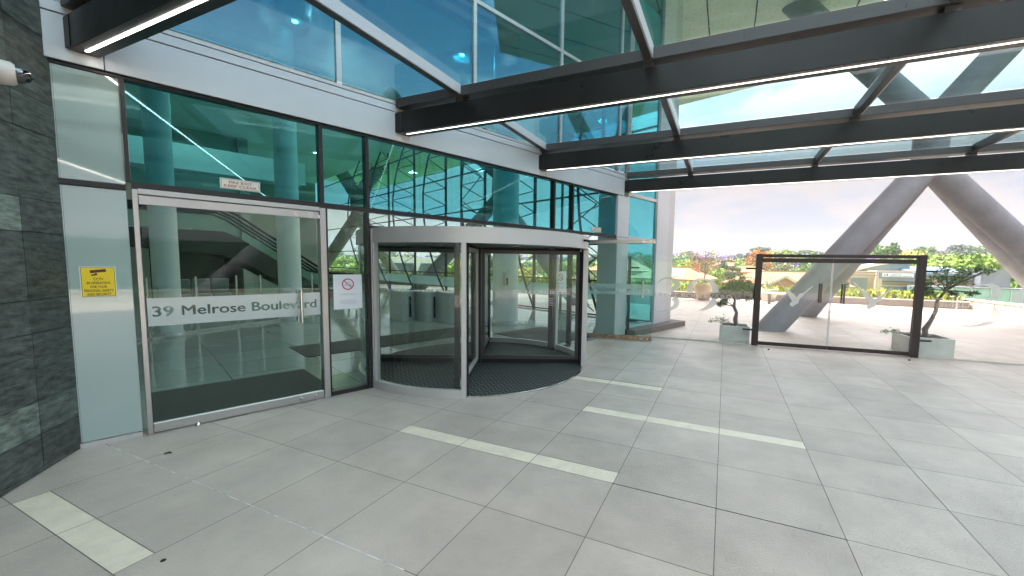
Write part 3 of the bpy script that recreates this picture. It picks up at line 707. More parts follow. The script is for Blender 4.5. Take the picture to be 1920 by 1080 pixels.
# ------------------------------------------------------------------ lettered glass doors
def glass_door(name, label, loc, rz, W, flip, knobs=True):
    """leaf with its foot corner at the origin, running along +x"""
    t = thing(name, label, 'door', loc, rz)
    MB().box(0.006, W - 0.006, -0.006, 0.006, 0.085, 2.13).build('glass_leaf', 'glass_clear', t)
    MB().bev(0, W, -0.022, 0.022, 0.012, 0.10, 0.003).build('bottom_rail', 'brown_steel' if flip else 'silver', t)
    MB().bev(0, W, -0.022, 0.022, 2.125, 2.205, 0.003).build('top_rail', 'silver', t)
    s = -1
    if not flip: band_with_cut('frosted_band', 'frost', t, 0.01, W - 0.01, -0.0085, 1.015, 1.275, '39 Melrose Boulevard', 0.725 * W / 1.46, 1.15, 1.37, 0.098)
    else: band_with_cut('frosted_band', 'frost_inner', t, 0.01, W - 0.01, -0.0085, 1.0, 1.235, '39 Melrose Boulevard', W / 2, 1.118, 1.34, 0.098, flip=True)
    hx = W - 0.22
    for sd in (-1, 1):
        h = MB(); h.tube([(hx, sd * 0.075, 0.95), (hx, sd * 0.075, 1.31)], 0.017, 14)
        for z in (1.03, 1.23): h.tube([(hx, sd * 0.008, z), (hx, sd * 0.075, z)], 0.009, 8)
        h.build('handle', 'steel', t)
    for (x, z) in ((W - 0.235, 2.165), (W - 0.09, 2.165), (W - 0.235, 0.052), (W - 0.09, 0.052)):
        kb = MB()
        kb.tube([(x, -0.0225, z), (x, -0.034, z)], 0.024, 16); kb.tube([(x, -0.034, z), (x, -0.042, z)], [0.014, 0.012], 12)
        kb.build('lock_knob', 'steel', t)
    MB().bev(W - 0.02, W + 0.012, -0.03, -0.022, 2.13, 2.17, 0.002).build('latch', 'steel', t)
    return t
glass_door('glass_door', 'closed glass door reading 39 Melrose Boulevard on a frosted band, left of the entrance', FW(-0.812, -0.004), FROT, 1.46, False)
ld_ = Vector((1.4, 0.19, 0)).normalized()
glass_door('glass_door', 'glass swing door standing open beside the revolving door, lettering seen reversed', Vector((-2.84, 8.645, 0)), math.atan2(ld_.y, ld_.x), 1.445, True)
dg_ = thing('floor_guide', 'small polished steel floor bolt and strip at the foot of the lettered door', 'bolt', FW(-0.5, -0.035), FROT)
MB().lathe([(0.0, 0.03), (0.022, 0.026), (0.026, 0.0)], n=14).build('bolt_head', 'steel', dg_)
MB().box(0.02, 0.40, -0.012, 0.004, 0.001, 0.008).build('strip', 'steel', dg_)

# ------------------------------------------------------------------ signs
def sign_fire(s, z, label):
    t = thing('fire_exit_sign', label, 'sign', FW(s, -0.022, z), FROT)
    MB().bev(-0.165, 0.165, -0.012, 0.0, -0.052, 0.052, 0.003).build('plate', 'cream_sign', t)
    fr = MB()
    for a in ((-0.155, 0.155, 0.042, 0.045), (-0.155, 0.155, -0.045, -0.042), (-0.155, -0.152, -0.042, 0.042), (0.152, 0.155, -0.042, 0.042)): fr.box(a[0], a[1], -0.0135, -0.012, a[2], a[3])
    fr.build('border', 'sign_grey', t)
    text('FIRE EXIT', 'lettering', 'sign_red', t, (0, -0.0135, 0.018), UP, w=0.19, h=0.024, bold=0.012)
    text('KEEP CLEAR', 'lettering', 'sign_red', t, (0, -0.0135, -0.019), UP, w=0.27, h=0.024, bold=0.012)
sign_fire(-0.07, 2.40, 'cream FIRE EXIT KEEP CLEAR sign above the lettered glass door on the left')
sign_fire(5.92, 2.385, 'small cream FIRE EXIT KEEP CLEAR sign above the open swing door')

def no_smoking(s, z, wd, h, label):
    t = thing('no_smoking_sign', label, 'sign', FW(s, 0.018, z), FROT)
    MB().box(-wd / 2, wd / 2, -0.004, 0.0, -h / 2, h / 2).build('card', 'white_sign', t)
    rr = MB(); n = 36; r0, r1 = wd * 0.172, wd * 0.212; cz = h * 0.22
    for k in range(n):
        a, c = 2 * math.pi * k / n, 2 * math.pi * (k + 1) / n
        rr.add([(r0 * math.cos(a), -0.0052, cz + r0 * math.sin(a)), (r1 * math.cos(a), -0.0052, cz + r1 * math.sin(a)), (r1 * math.cos(c), -0.0052, cz + r1 * math.sin(c)), (r0 * math.cos(c), -0.0052, cz + r0 * math.sin(c))], [(0, 1, 2, 3)])
    q = r0 * 0.72
    rr.bar((-q, -0.0056, cz + q), (q, -0.0056, cz - q), wd * 0.032, 0.0006, up=(0, 1, 0))
    rr.build('red_ring', 'sign_red', t)
    cg = MB(); cg.box(-r0 * 0.62, -r0 * 0.2, -0.0051, -0.0045, cz - 0.014, cz - 0.006); cg.box(r0 * 0.35, r0 * 0.68, -0.0051, -0.0045, cz - 0.016, cz - 0.005)
    cg.bar((r0 * 0.05, -0.0048, cz + r0 * 0.55), (r0 * 0.45, -0.0048, cz + r0 * 0.2), 0.006, 0.0005, up=(0, 1, 0)); cg.bar((-r0 * 0.5, -0.0048, cz + 0.0), (-r0 * 0.42, -0.0048, cz + r0 * 0.2), 0.004, 0.0005, up=(0, 1, 0))
    cg.build('cigarette_mark', 'sign_grey', t)
    text('SMOKING STRICTLY PROHIBITED', 'lettering', 'sign_grey', t, (0, -0.0052, -h * 0.055), UP, w=wd * 0.48, h=0.007)
    text('THESE PREMISES ARE SMOKE FREE', 'lettering', 'sign_grey', t, (0, -0.0052, -h * 0.085), UP, w=wd * 0.66, h=0.007)
    for i, (s_, ww) in enumerate((('ANY PERSON WHO FAILS', 0.52), ('TO COMPLY WITH THIS NOTICE', 0.64), ('SHALL BE PROSECUTED AND', 0.6), ('MAY BE LIABLE TO A FINE', 0.52))):
        text(s_, 'lettering', 'sign_grey', t, (0, -0.0052, -h * (0.24 + 0.034 * i)), UP, w=wd * ww, h=0.0065)
no_smoking(0.962, 1.268, 0.335, 0.425, 'white no smoking notice with red ring on the narrow pane left of the revolving door')
no_smoking(4.88, 1.31, 0.33, 0.40, 'white no smoking notice seen through the revolving door on its far side')

t = thing('security_notice', 'yellow CCTV warning sign on the pale glass panel by the stone wall', 'sign', FW(-1.088, -0.001, 1.432), FROT)
MB().box(-0.105, 0.105, -0.004, 0.0, -0.132, 0.132).build('plate', 'cream_sign', t)
MB().box(-0.098, 0.098, -0.0046, -0.004, -0.125, 0.125).build('border', 'sign_brown', t)
MB().box(-0.095, 0.095, -0.0052, -0.0046, -0.122, 0.122).build('face', 'yellow_sign', t)
for s_, z_, w_ in (('CCTV', 0.025, 0.058), ('IN OPERATION', -0.008, 0.135), ('FOR YOUR', -0.041, 0.095), ('PERSONAL SAFETY', -0.074, 0.172), ('AND SECURITY', -0.106, 0.14)):
    text(s_, 'lettering', 'sign_brown', t, (0, -0.0058, z_), UP, w=w_, h=0.0215, bold=0.016)
ic = MB(); ic.bar((-0.045, -0.0055, 0.088), (0.048, -0.0055, 0.1), 0.024, 0.0006, up=(0, 1, 0)); ic.bar((-0.015, -0.0055, 0.076), (-0.01, -0.0055, 0.062), 0.014, 0.0006, up=(0, 1, 0)); ic.bar((-0.038, -0.0056, 0.058), (-0.004, -0.0056, 0.066), 0.012, 0.0006, up=(0, 1, 0))
ic.build('camera_pictogram', 'sign_brown', t)

# ------------------------------------------------------------------ slate wall at the left
WA = R(-43.9)   # runs from the facade corner back past the camera
W0 = Vector((-5.017, 1.402, 0)) + INN * 0.0
sw = thing('slate_wall', 'dark green slate clad wall at the left edge of the entrance', 'wall', W0, WA)
cz = [0.002, 0.04, 0.295, 0.55, 1.065, 1.315, 1.825, 2.075, 2.585, 2.84, 3.35, 3.60, 4.11, 4.36, 4.87, 5.4, 6.2, 7.0, 8.0]
cx = [0.0, 0.41, 1.02, 1.63, 2.24, 2.85, 3.46, 4.07, 4.68]
tl = MB(); rn = random.Random(11)
for j in range(len(cz) - 1):
    for i in range(len(cx) - 1):
        tt = rn.uniform(0.75, 1.25)
        if (i == 1 and j in (2,)) or (i == 1 and j == 5 and False): tt = 2.3
        if (i == 1 and j == 6): tt = 2.6
        gg = rn.uniform(0.97, 1.05)
        tl.bev(cx[i] + 0.002, cx[i + 1] - 0.002, 0.004, 0.024 - rn.uniform(0, 0.003), cz[j] + 0.002, cz[j + 1] - 0.002, 0.0025)
        for q in range(26): tl.t[-1 - q] = (tt, tt * gg, tt)
tl.build('slate_cladding', 'slate', sw)
MB().box(0, 4.68, -0.35, 0.0, 0.0, 8.0).build('backing', 'joint_dark', sw)
MB().box(-0.02, 0.0, -0.01, 0.03, 0.0, 3.6).build('corner_trim', 'dark_frame', sw)

# surveillance camera
ct = thing('surveillance_camera', 'white dome ended bullet security camera high on the slate wall', 'camera', Vector((-4.55, 0.93, 2.87)), 0)
A0 = Vector((-0.09, -0.09, 0.02)); A1 = Vector((0.07, 0.16, 0.025)); 
ax = (atY(64, 147, 1.19) - Vector((-4.55, 0.93, 2.87))); 
MB().tube([ax * -0.55, ax * 0.22, ax * 0.30, ax * 0.34], [0.085, 0.085, 0.078, 0.06], 28).build('housing', 'cam_white', ct)
MB().tube([ax * 0.32, ax * 0.38, ax * 0.66, ax * 0.72], [0.066, 0.082, 0.076, 0.062], 28).build('collar', 'cam_white', ct)
MB().tube([ax * 0.66, ax * 0.80, ax * 0.93, ax * 1.0], [0.054, 0.053, 0.040, 0.006], 24).build('lens_dome', 'cam_glass', ct)
wp = Vector((-4.55, 0.93, 2.87)); dW = Vector((-0.72, -0.69, 0))
MB().tube([ax * -0.4, ax * -0.4 + dW * 0.16], [0.035, 0.05], 16).build('bracket', 'cam_white', ct)

# ------------------------------------------------------------------ revolving door
RC = Vector((-3.677, 5.487, 0)); RR = 1.75
rv = thing('revolving_door', 'round four wing automatic revolving door with silver drum and black tread mat', 'revolving door', RC, 0)
c0 = (0, 0)
MB().arc(c0, RR - 0.03, RR + 0.03, -180, 180, 1.885, 2.06, 72).build('drum_fascia', 'silver_matt', rv)
MB().prism([((RR - 0.03) * math.cos(2 * math.pi * k / 48), (RR - 0.03) * math.sin(2 * math.pi * k / 48)) for k in range(48)], 1.90, 1.94).build('drum_soffit', 'dark_frame', rv)
MB().prism([((RR + 0.02) * math.cos(2 * math.pi * k / 48), (RR + 0.02) * math.sin(2 * math.pi * k / 48)) for k in range(48)], 2.061, 2.075).build('drum_roof', 'silver_matt', rv)
for k in range(8):
    a = R(45 * k + 15); MB().lathe([(0.05, 0.0), (0.05, 0.012), (0.0, 0.012)], (1.2 * math.cos(a), 1.2 * math.sin(a), 1.887), 14).build('soffit_light', 'silver', rv)
for a0, a1 in ((-104, -61.5), (20.5, 67), (72, 118), (-160, -113)):
    MB().arc(c0, RR - 0.006, RR + 0.006, a0 + 1, a1 - 1, 0.11, 1.885, 20).build('curved_glass', 'glass_door', rv)
    MB().arc(c0, RR - 0.035, RR + 0.03, a0, a1, 0.0, 0.105, 20).build('kick_rail', 'silver_matt', rv)
for a in (-61.5, 20.5, 118, -160):
    p = MB(); d = R(a); 
    p.bev(RR - 0.045, RR + 0.035, -0.028, 0.028, 0.0, 1.886, 0.004)
    p = p.build('corner_post', 'silver_matt', rv); p.rotation_euler = (0, 0, d)
    s_ = MB().box(RR - 0.075, RR - 0.046, -0.04 if a != 20.5 else -0.02, 0.05, 0.02, 1.885).build('door_seal', 'black_rubber', rv); s_.rotation_euler = (0, 0, d)
for a in (-104, 70, 67): 
    p = MB().bev(RR - 0.04, RR + 0.03, -0.02, 0.02, 0.0, 1.886, 0.003).build('wall_post', 'silver_matt', rv); p.rotation_euler = (0, 0, R(a))
MB().prism([((RR - 0.036) * math.cos(2 * math.pi * k / 72), (RR - 0.036) * math.sin(2 * math.pi * k / 72)) for k in range(72)], 0.001, 0.010).build('tread_mat', 'tread_mat', rv)
MB().arc(c0, RR - 0.035, RR - 0.012, -180, 180, 0.001, 0.013, 72).build('edge_ring', 'steel', rv)
MB().tube([(0, 0, 0.02), (0, 0, 1.9)], 0.055, 20).build('centre_shaft', 'dark_frame', rv)
sn = MB(); sn.bev(1.78, 1.83, -0.05, 0.05, 1.985, 2.012, 0.004); sn.bev(1.83, 1.86, -0.03, 0.03, 1.975, 2.008, 0.004)
s_ = sn.build('motion_sensor', 'black_rubber', rv); s_.rotation_euler = (0, 0, R(3))
for k, a in enumerate((26, -64.5, 206, 116)):
    wg = MB(); x0, x1, z0, z1, wt = 0.06, 1.66, 0.075, 1.865, 0.055
    wg.bev(x0, x0 + wt, -0.02, 0.02, z0, z1, 0.003); wg.bev(x1 - wt, x1, -0.02, 0.02, z0, z1, 0.003)
    wg.bev(x0 + wt, x1 - wt, -0.02, 0.02, z0, z0 + 0.06, 0.003); wg.bev(x0 + wt, x1 - wt, -0.02, 0.02, z1 - 0.06, z1, 0.003)
    wo = wg.build('wing_frame', 'silver_matt' if k == 1 else 'rail_paint', rv); wo.rotation_euler = (0, 0, R(a))
    if k != 1: wo.data.materials[0] = M['rail_paint']
    MB().box(x0 + wt, x1 - wt, -0.005, 0.005, z0 + 0.06, z1 - 0.06).build('wing_glass', 'glass_door', wo)
    MB().box(x1, x1 + 0.05, -0.03, 0.03, z0, z1).build('brush_seal', 'black_rubber', wo)
    MB().box(x0, x1 + 0.04, -0.01, 0.01, 0.012, z0).build('bottom_brush', 'black_rubber', wo)
    MB().box(x0, x1, -0.01, 0.01, z1, 1.898).build('top_brush', 'black_rubber', wo)
    if k in (0, 2):
        sy = -0.0062; xc = 0.84
        rot = UP
        text('AUTOMATIC REVOLVING DOORS', 'lettering', 'white_sign', wo, (xc, sy, 1.185), rot, w=1.24, h=0.052, bold=0.02)
        text('DO NOT', 'lettering', 'white_sign', wo, (0.42, sy, 1.075), rot, w=0.25, h=0.05, bold=0.02); text('PUSH', 'lettering', 'white_sign', wo, (0.42, sy, 1.005), rot, w=0.18, h=0.05, bold=0.02)
        [text(q_, 'lettering', 'white_sign', wo, (1.18, sy, 1.085 - 0.036 * n_), rot, w=w_2, h=0.022) for n_, (q_, w_2) in enumerate((('ENTER AND EXIT', 0.22), ('SLOWLY', 0.1), ('KEEP CLEAR OF', 0.2), ('THE MOVING GLASS', 0.26)))]

# ------------------------------------------------------------------ glass screen and double gate at the terrace edge
GA = R(4.0); GO = Vector((0, 9.45, 0))
def GP(u, z=0.0, off=0.0): return GO + Vector((math.cos(GA), math.sin(GA), 0)) * u + Vector((-math.sin(GA), math.cos(GA), 0)) * off + Vector((0, 0, z))
def screen(label, u0, u1, splits, z1):
    t = thing('glass_screen', label, 'glass screen', GP(0), GA)
    us_ = [u0] + splits + [u1]
    for a, c in zip(us_[:-1], us_[1:]): MB().box(a + 0.003, c - 0.003, -0.006, 0.006, 0.03, z1).build('glass_panel', 'glass_thin', t)
    MB().box(u0, u1, -0.035, 0.035, 0.0, 0.03).build('base_channel', 'parapet', t)
    return t
sl_ = screen('frameless glass screen with big frosted 39 between the building and the gate', -1.98, 0.555, [-0.7], 1.875)
sr_ = screen('frameless glass screen with frosted 39 running off to the right of the gate', 3.40, 8.6, [5.0, 6.8], 1.985)
def stroke(mb, pts, f):
    L_, R_ = [], []
    for i, (x, y, w_) in enumerate(pts):
        a = pts[max(i - 1, 0)]; b_ = pts[min(i + 1, len(pts) - 1)]; d = Vector((b_[0] - a[0], b_[1] - a[1])).normalized(); n = Vector((-d.y, d.x)) * w_ / 2
        L_.append(f(x + n.x, y + n.y)); R_.append(f(x - n.x, y - n.y))
    mb.add(L_ + R_, [(i, i + 1, i + 1 + len(pts), i + len(pts)) for i in range(len(pts) - 1)])
def smooth_pts(p, k=5):
    o = []
    for i in range(len(p) - 1):
        a, b_, c, d = p[max(i - 1, 0)], p[i], p[i + 1], p[min(i + 2, len(p) - 1)]
        for j in range(k):
            u = j / k; o.append(tuple(0.5 * (2 * b_[q] + (c[q] - a[q]) * u + (2 * a[q] - 5 * b_[q] + 4 * c[q] - d[q]) * u * u + (3 * b_[q] - a[q] - 3 * c[q] + d[q]) * u ** 3) for q in range(3)))
    return o + [p[-1]]
def numerals(t, du, dz):
    f = lambda X, Y: (-1.42 + (X - 545) / 895 * 1.30 + du, -0.0085, 1.40 - (Y - 190) / 465 * 0.78 + dz)
    m3 = MB(); stroke(m3, smooth_pts([(560, 282, 6), (590, 240, 16), (640, 212, 22), (720, 203, 24), (790, 220, 55), (835, 262, 88), (832, 310, 88), (790, 350, 62), (755, 368, 40)]), f)
    m3.build('numeral_upper', 'frost_soft', t)
    m3 = MB(); stroke(m3, smooth_pts([(800, 466, 75), (845, 500, 82), (848, 550, 75), (800, 600, 50), (720, 635, 25), (640, 652, 12), (545, 656, 6)]), f); m3.build('numeral_lower', 'frost_soft', t)
    m9 = MB(); n = 60
    for k in range(n):
        a, c = 2 * math.pi * k / n, 2 * math.pi * (k + 1) / n; ym = 343 + 150 * math.sin((a + c) / 2)
        if ym > 372: continue
        P = lambda q, r, f=f: f(1215 + (228 if r else 135) * math.cos(q), (343 if r else 352) + (150 if r else 138) * math.sin(q))
        m9.add([P(a, 1), P(c, 1), P(c, 0), P(a, 0)], [(0, 1, 2, 3)])
    m9.build('numeral_ring', 'frost_soft', t)
    m9 = MB()
    for k in range(n):
        a, c = 2 * math.pi * k / n, 2 * math.pi * (k + 1) / n; ym = 343 + 150 * math.sin((a + c) / 2)
        if ym < 466: continue
        m9.add([P(a, 1), P(c, 1), P(c, 0), P(a, 0)], [(0, 1, 2, 3)])
    m9.build('numeral_foot', 'frost_soft', t)
    m9 = MB(); stroke(m9, smooth_pts([(1400, 468, 92), (1368, 512, 85), (1310, 565, 60), (1240, 600, 32), (1178, 620, 5)]), f); m9.build('numeral_tail', 'frost_soft', t)
    text('MELROSE BOULEVARD', 'lettering', 'frost_soft', t, (-0.77 + du, -0.0095, 1.0 + dz), UP, w=1.86, h=0.085)
numerals(sl_, 0.0, 0.0); numerals(sr_, 5.44, 0.03)
pt = thing('screen_post', 'slim dark grey post with two clamps holding the glass screen by the metal pier', 'post', GP(-2.03), GA)
MB().bev(-0.05, 0.02, -0.03, 0.03, 0, 1.86, 0.003).build('post', 'rail_paint', pt)
def clamp(parent, x, z, sgn, y=-0.02):
    m = MB(); m.tube([(x, y, z), (x + sgn * 0.17, y, z)], [0.02, 0.02], 10); m.tube([(x + sgn * 0.17, y, z), (x + sgn * 0.19, y, z)], [0.02, 0.008], 10); m.build('clamp', 'dark_frame', parent)
for z in (1.6, 0.36): clamp(pt, 0.02, z, 1)
gt = thing('glass_gate', 'black framed double glass gate with frosted doves and steel pull handles', 'gate', GP(0), GA)
for a, c in ((0.575, 0.695), (3.285, 3.405)): MB().bev(a, c, -0.05, 0.05, 0.0, 1.93, 0.004).build('gate_post', 'gate_frame', gt)
MB().bev(0.695, 3.285, -0.045, 0.045, 1.865, 1.928, 0.004).build('top_bar', 'gate_frame', gt)
for z in (1.63, 0.33): clamp(gt, 0.575, z, -1); clamp(gt, 3.405, z, 1)
for k, (a, c) in enumerate(((0.70, 1.942), (1.950, 3.262))):
    lf_ = MB().box(a, c, -0.006, 0.006, 0.085, 1.77).build('gate_leaf', 'glass_thin', gt)
    MB().bev(a, c, -0.022, 0.022, 0.018, 0.092, 0.003).build('bottom_rail', 'gate_frame', lf_)
    MB().bev(a, c, -0.022, 0.022, 1.762, 1.845, 0.003).build('top_rail', 'gate_frame', lf_)
    MB().box(c - 0.012 if k == 0 else a, c + 0.002 if k == 0 else a + 0.012, -0.007, 0.007, 0.093, 1.76).build('edge_seal', 'frost_soft', lf_)
    hx = 1.765 if k == 0 else 2.15
    for sd in (-1, 1):
        h = MB(); h.tube([(hx, sd * 0.07, 0.96), (hx, sd * 0.07, 1.35)], 0.017, 12)
        for z in (1.06, 1.23): h.tube([(hx, sd * 0.008, z), (hx, sd * 0.07, z)], 0.009, 8)
        h.build('handle', 'dark_steel', lf_)
D1 = [(1.009,1.38),(1.06,1.325),(1.125,1.26),(1.172,1.206),(1.201,1.189),(1.238,1.177),(1.264,1.141),(1.279,1.123),(1.287,1.142),(1.322,1.098),(1.356,1.053),(1.363,1.063),(1.407,1.129),(1.437,1.148),(1.431,1.125),(1.468,1.158),(1.513,1.187),(1.549,1.234),(1.579,1.253),(1.615,1.295),(1.629,1.286),(1.621,1.268),(1.595,1.249),(1.588,1.226),(1.551,1.198),(1.537,1.17),(1.492,1.141),(1.479,1.104),(1.435,1.048),(1.399,0.991),(1.402,0.946),(1.364,0.917),(1.334,0.892),(1.293,0.853),(1.243,0.887),(1.244,0.929),(1.274,0.958),(1.273,0.986),(1.22,1.066),(1.184,1.138),(1.123,1.227),(1.07,1.299),(1.036,1.33)]
D2 = [(2.285,1.423),(2.351,1.364),(2.398,1.309),(2.452,1.258),(2.49,1.225),(2.495,1.247),(2.535,1.192),(2.574,1.15),(2.595,1.143),(2.626,1.109),(2.657,1.067),(2.698,1.095),(2.736,1.149),(2.778,1.15),(2.79,1.177),(2.829,1.221),(2.894,1.288),(2.926,1.314),(2.934,1.298),(2.909,1.267),(2.831,1.187),(2.794,1.13),(2.757,1.055),(2.704,1.009),(2.704,0.957),(2.668,0.921),(2.626,0.901),(2.593,0.869),(2.54,0.905),(2.545,0.94),(2.574,0.981),(2.568,1.02),(2.512,1.104),(2.433,1.214),(2.392,1.282),(2.323,1.35)]
leaves_ = [o for o in bpy.data.objects if o.parent == gt and o.name.startswith('gate_leaf')]
for P, lf_ in ((D1, leaves_[0]), (D2, leaves_[1])):
    MB().prism(P[::-1], 0, 0.0012, xf=lambda x, z, y: (x, -0.009 + y, z)).build('dove_emblem', 'frost_soft', lf_)
for k, (px, py) in enumerate(((1441, 656), (1705, 676))):
    p = atZ(px, py); t = thing('floor_stop', ('small black floor stop in front of the left end of the gate', 'small black floor stop in front of the right end of the gate')[k], 'door stop', p)
    MB().lathe([(0.0, 0.022), (0.018, 0.02), (0.02, 0.0)], n=12).build('stop', 'black_rubber', t)
t = thing('dead_leaf', 'small dark curled leaf lying on the tiles near the lettered door', 'litter', atZ(316, 851), R(30))
MB().add([(-0.03, -0.01, 0.002), (0.0, -0.014, 0.014), (0.035, 0, 0.004), (0.0, 0.014, 0.016), (-0.03, 0.008, 0.01)], [(0, 1, 3, 4), (1, 2, 3)]).build('leaf_blade', 'joint_dark', t)
t = thing('dirt_crumb', 'tiny dark crumb on the tiles beside the cream inlay at the bottom left', 'litter', atZ(306, 1051))
MB().lathe([(0, 0.006), (0.012, 0.004), (0.014, 0.0)], n=7).build('crumb', 'joint_dark', t)

# ------------------------------------------------------------------ planting helpers
def leaf_mesh(mb, p, size, rn, tone, mi=0, up=0.35, asp=0.45):
    d = Vector((rn.gauss(0, 1), rn.gauss(0, 1), rn.gauss(0, 0.7) - 0.1)).normalized(); n = Vector((rn.gauss(0, 1), rn.gauss(0, 1), abs(rn.gauss(0, 1)) + up)).normalized()
    s_ = d.cross(n); 
    if s_.length < 1e-3: return
    s_.normalize(); L = size * rn.uniform(0.7, 1.2)
    mb.add([p, p + d * L * 0.5 + s_ * L * asp * 0.5, p + d * L, p + d * L * 0.5 - s_ * L * asp * 0.5], [(0, 1, 2, 3)], mi, tone)
def bonsai(label, base, boxdim, rz, trunk, clusters, low, seed, leafmat, dens=44):
    t = thing('potted_tree', label, 'potted tree', base, rz)
    w_, d_2, h_ = boxdim; rn = random.Random(seed)
    bx = MB(); T = 0.035
    bx.bev(0, w_, 0, T, 0, h_, 0.004); bx.bev(0, w_, d_2 - T, d_2, 0, h_, 0.004); bx.bev(0, T, T, d_2 - T, 0, h_, 0.004); bx.bev(w_ - T, w_, T, d_2 - T, 0, h_, 0.004)
    bx.build('planter_box', 'planter_white', t)
    MB().box(T, w_ - T, T, d_2 - T, 0.05, h_ - 0.035).build('soil', 'soil', t)
    tr = MB(); tr.tube(trunk, [0.042, 0.05, 0.034, 0.036, 0.028, 0.022][:len(trunk)], 10)
    cr = MB()
    top = Vector(trunk[-1]); mids = [Vector(p) for p in trunk[2:]]
    for (cx_, cy_, cz_, r) in clusters:
        c = Vector((cx_, cy_, cz_)); s0 = min(mids, key=lambda m: (m - c).length + max(0, m.z - c.z))
        mid = (s0 + c) / 2 + Vector((rn.uniform(-.04, .04), rn.uniform(-.04, .04), rn.uniform(-.02, .04)))
        tr.tube([s0, mid, c], [0.014, 0.009, 0.004], 6)
        for q in range(5):
            e = c + Vector((rn.gauss(0, r * .5), rn.gauss(0, r * .5), rn.gauss(0, r * .35))); tr.tube([mid, (mid + e) / 2 + Vector((0, 0, .015)), e], [0.005, 0.004, 0.002], 4)
            for _ in range(int(dens * r / 0.12)):
                cr_p = e + Vector((rn.gauss(0, r * .33), rn.gauss(0, r * .33), rn.gauss(0, r * .36))); leaf_mesh(cr, cr_p, 0.055, rn, rn.uniform(0.5, 1.6), 0)
    for (cx_, cy_, cz_, r) in low:
        c = Vector((cx_, cy_, cz_)); tr.tube([(trunk[0][0], trunk[0][1], h_ - 0.03), (c + Vector(trunk[0])) / 2 + Vector((0, 0, .0)), c], [0.009, 0.006, 0.003], 5)
        for _ in range(70): leaf_mesh(cr, c + Vector((rn.gauss(0, r * .6), rn.gauss(0, r * .5), rn.gauss(0, r * .3))), 0.045, rn, rn.uniform(0.8, 1.8), 1)
    tr.build('trunk', 'bark', t); cr.build('crown', ['leaf_' + leafmat, 'leaf_bonsai_light'], t)
# left: box front at X -0.04..0.55, Y 9.60
bonsai('small twisted tree with dense round crown in a white box left of the gate', Vector((-0.045, 9.60, 0)), (0.59, 0.55, 0.36), R(2),
    [(0.34, 0.33, 0.32), (0.31, 0.35, 0.47), (0.33, 0.34, 0.62), (0.27, 0.36, 0.76), (0.28, 0.35, 0.90), (0.25, 0.35, 1.0)],
    [(0.28, .35, 1.33, .14), (0.08, .30, 1.22, .13), (0.46, .36, 1.25, .13), (0.62, .35, 1.16, .11), (0.10, .4, 1.04, .13), (-0.08, .33, 1.08, .11), (-0.16, .35, 0.98, .08), (0.28, .28, 1.13, .14), (0.48, .42, 1.04, .12), (0.66, .38, 1.03, .08), (0.05, .35, 0.88, .10), (-0.02, .3, 0.80, .06), (0.27, .4, 1.22, .14)],
    [(-0.17, 0.25, 0.42, .09), (-0.02, 0.28, 0.46, .10), (0.10, 0.3, 0.45, .09)], 5, 'bonsai', 95)
bonsai('leaning tree with a sparse wind swept crown in a white box right of the gate', Vector((3.30, 9.84, 0)), (0.70, 0.72, 0.36), R(3),
    [(0.400, 0.35, 0.32), (0.380, 0.36, 0.48), (0.460, 0.36, 0.66), (0.520, 0.36, 0.85), (0.530, 0.36, 1.06), (0.640, 0.36, 1.26)],
    [(0.720, .36, 1.55, .13), (0.500, .3, 1.46, .12), (0.320, .36, 1.42, .11), (0.260, .38, 1.26, .11), (0.420, .36, 1.22, .10), (0.920, .36, 1.60, .10), (1.080, .34, 1.68, .09), (1.260, .36, 1.66, .06), (0.880, .4, 1.46, .09), (0.600, .36, 1.66, .07), (0.800, .36, 1.2, .07), (1.000, .36, 1.22, .04), (1.120, .38, 1.24, .03), (0.300, .3, 1.33, .08)],
    [(0.180, 0.2, 0.42, .07), (-0.150, 0.2, 0.44, .07), (-0.300, 0.2, 0.42, .05)], 9, 'bonsai')

# ------------------------------------------------------------------ big raking tube columns
def xcolumn(label, N1, N2, lows, highs, r, seed=0):
    t = thing('diagonal_column', label, 'column', (N1[0], N1[1], 0), 0); o = Vector((N1[0], N1[1], 0))
    N1 = Vector(N1); N2 = Vector(N2)
    MB().tube([N1 - o + Vector((0, 0, -0.25)), N2 - o + Vector((0, 0, 0.2))], r * 1.12, 32).build('node', 'concrete', t)
    for p in lows: MB().tube([Vector(p) - o + (Vector(p) - N1).normalized() * 0.5, N1 - o], r, 32, cap=False).build('leg', 'concrete', t)
    for p in highs: MB().tube([N2 - o, Vector(p) - o], r, 32, cap=False).build('arm', 'concrete', t)
    return t
n1 = atY(1742, 305, 13.0); n2 = atY(1748, 232, 13.2)
xcolumn('pale concrete X of leaning tubes rising behind the gate into the soffit', n1, n2,
    [atZ(1441, 619), atZ(1508, 592), atZ(2100, 625), atZ(1995, 594)],
    [atY(1480, -5, 12.9), atY(2120, -160, 13.0)], 0.31)
xcolumn('pale concrete X of leaning tubes outside the lobby end glazing, nearest the revolving door', atD(935, 372, 21), atD(938, 330, 21),
    [atZ(780, 546), atZ(1086, 571)], [atD(835, 240, 24), atD(1070, 250, 22)], 0.34)
xcolumn('pale concrete X of leaning tubes outside the lobby end glazing, seen above the no smoking sign', atD(672, 402, 33), atD(670, 370, 33),
    [atZ(746, 523), atZ(590, 524)], [atD(760, 250, 33), atD(620, 290, 33)], 0.45)

xcolumn('pale concrete X of leaning tubes far out to the right, mirrored in the pale glass panels', (11.5, 2.0, 4.1), (11.5, 2.0, 5.2), [(11.5, -2.2, 0), (11.5, 6.2, 0)], [(10.8, -1.5, 9.5), (10.8, 5.6, 9.5)], 0.36)

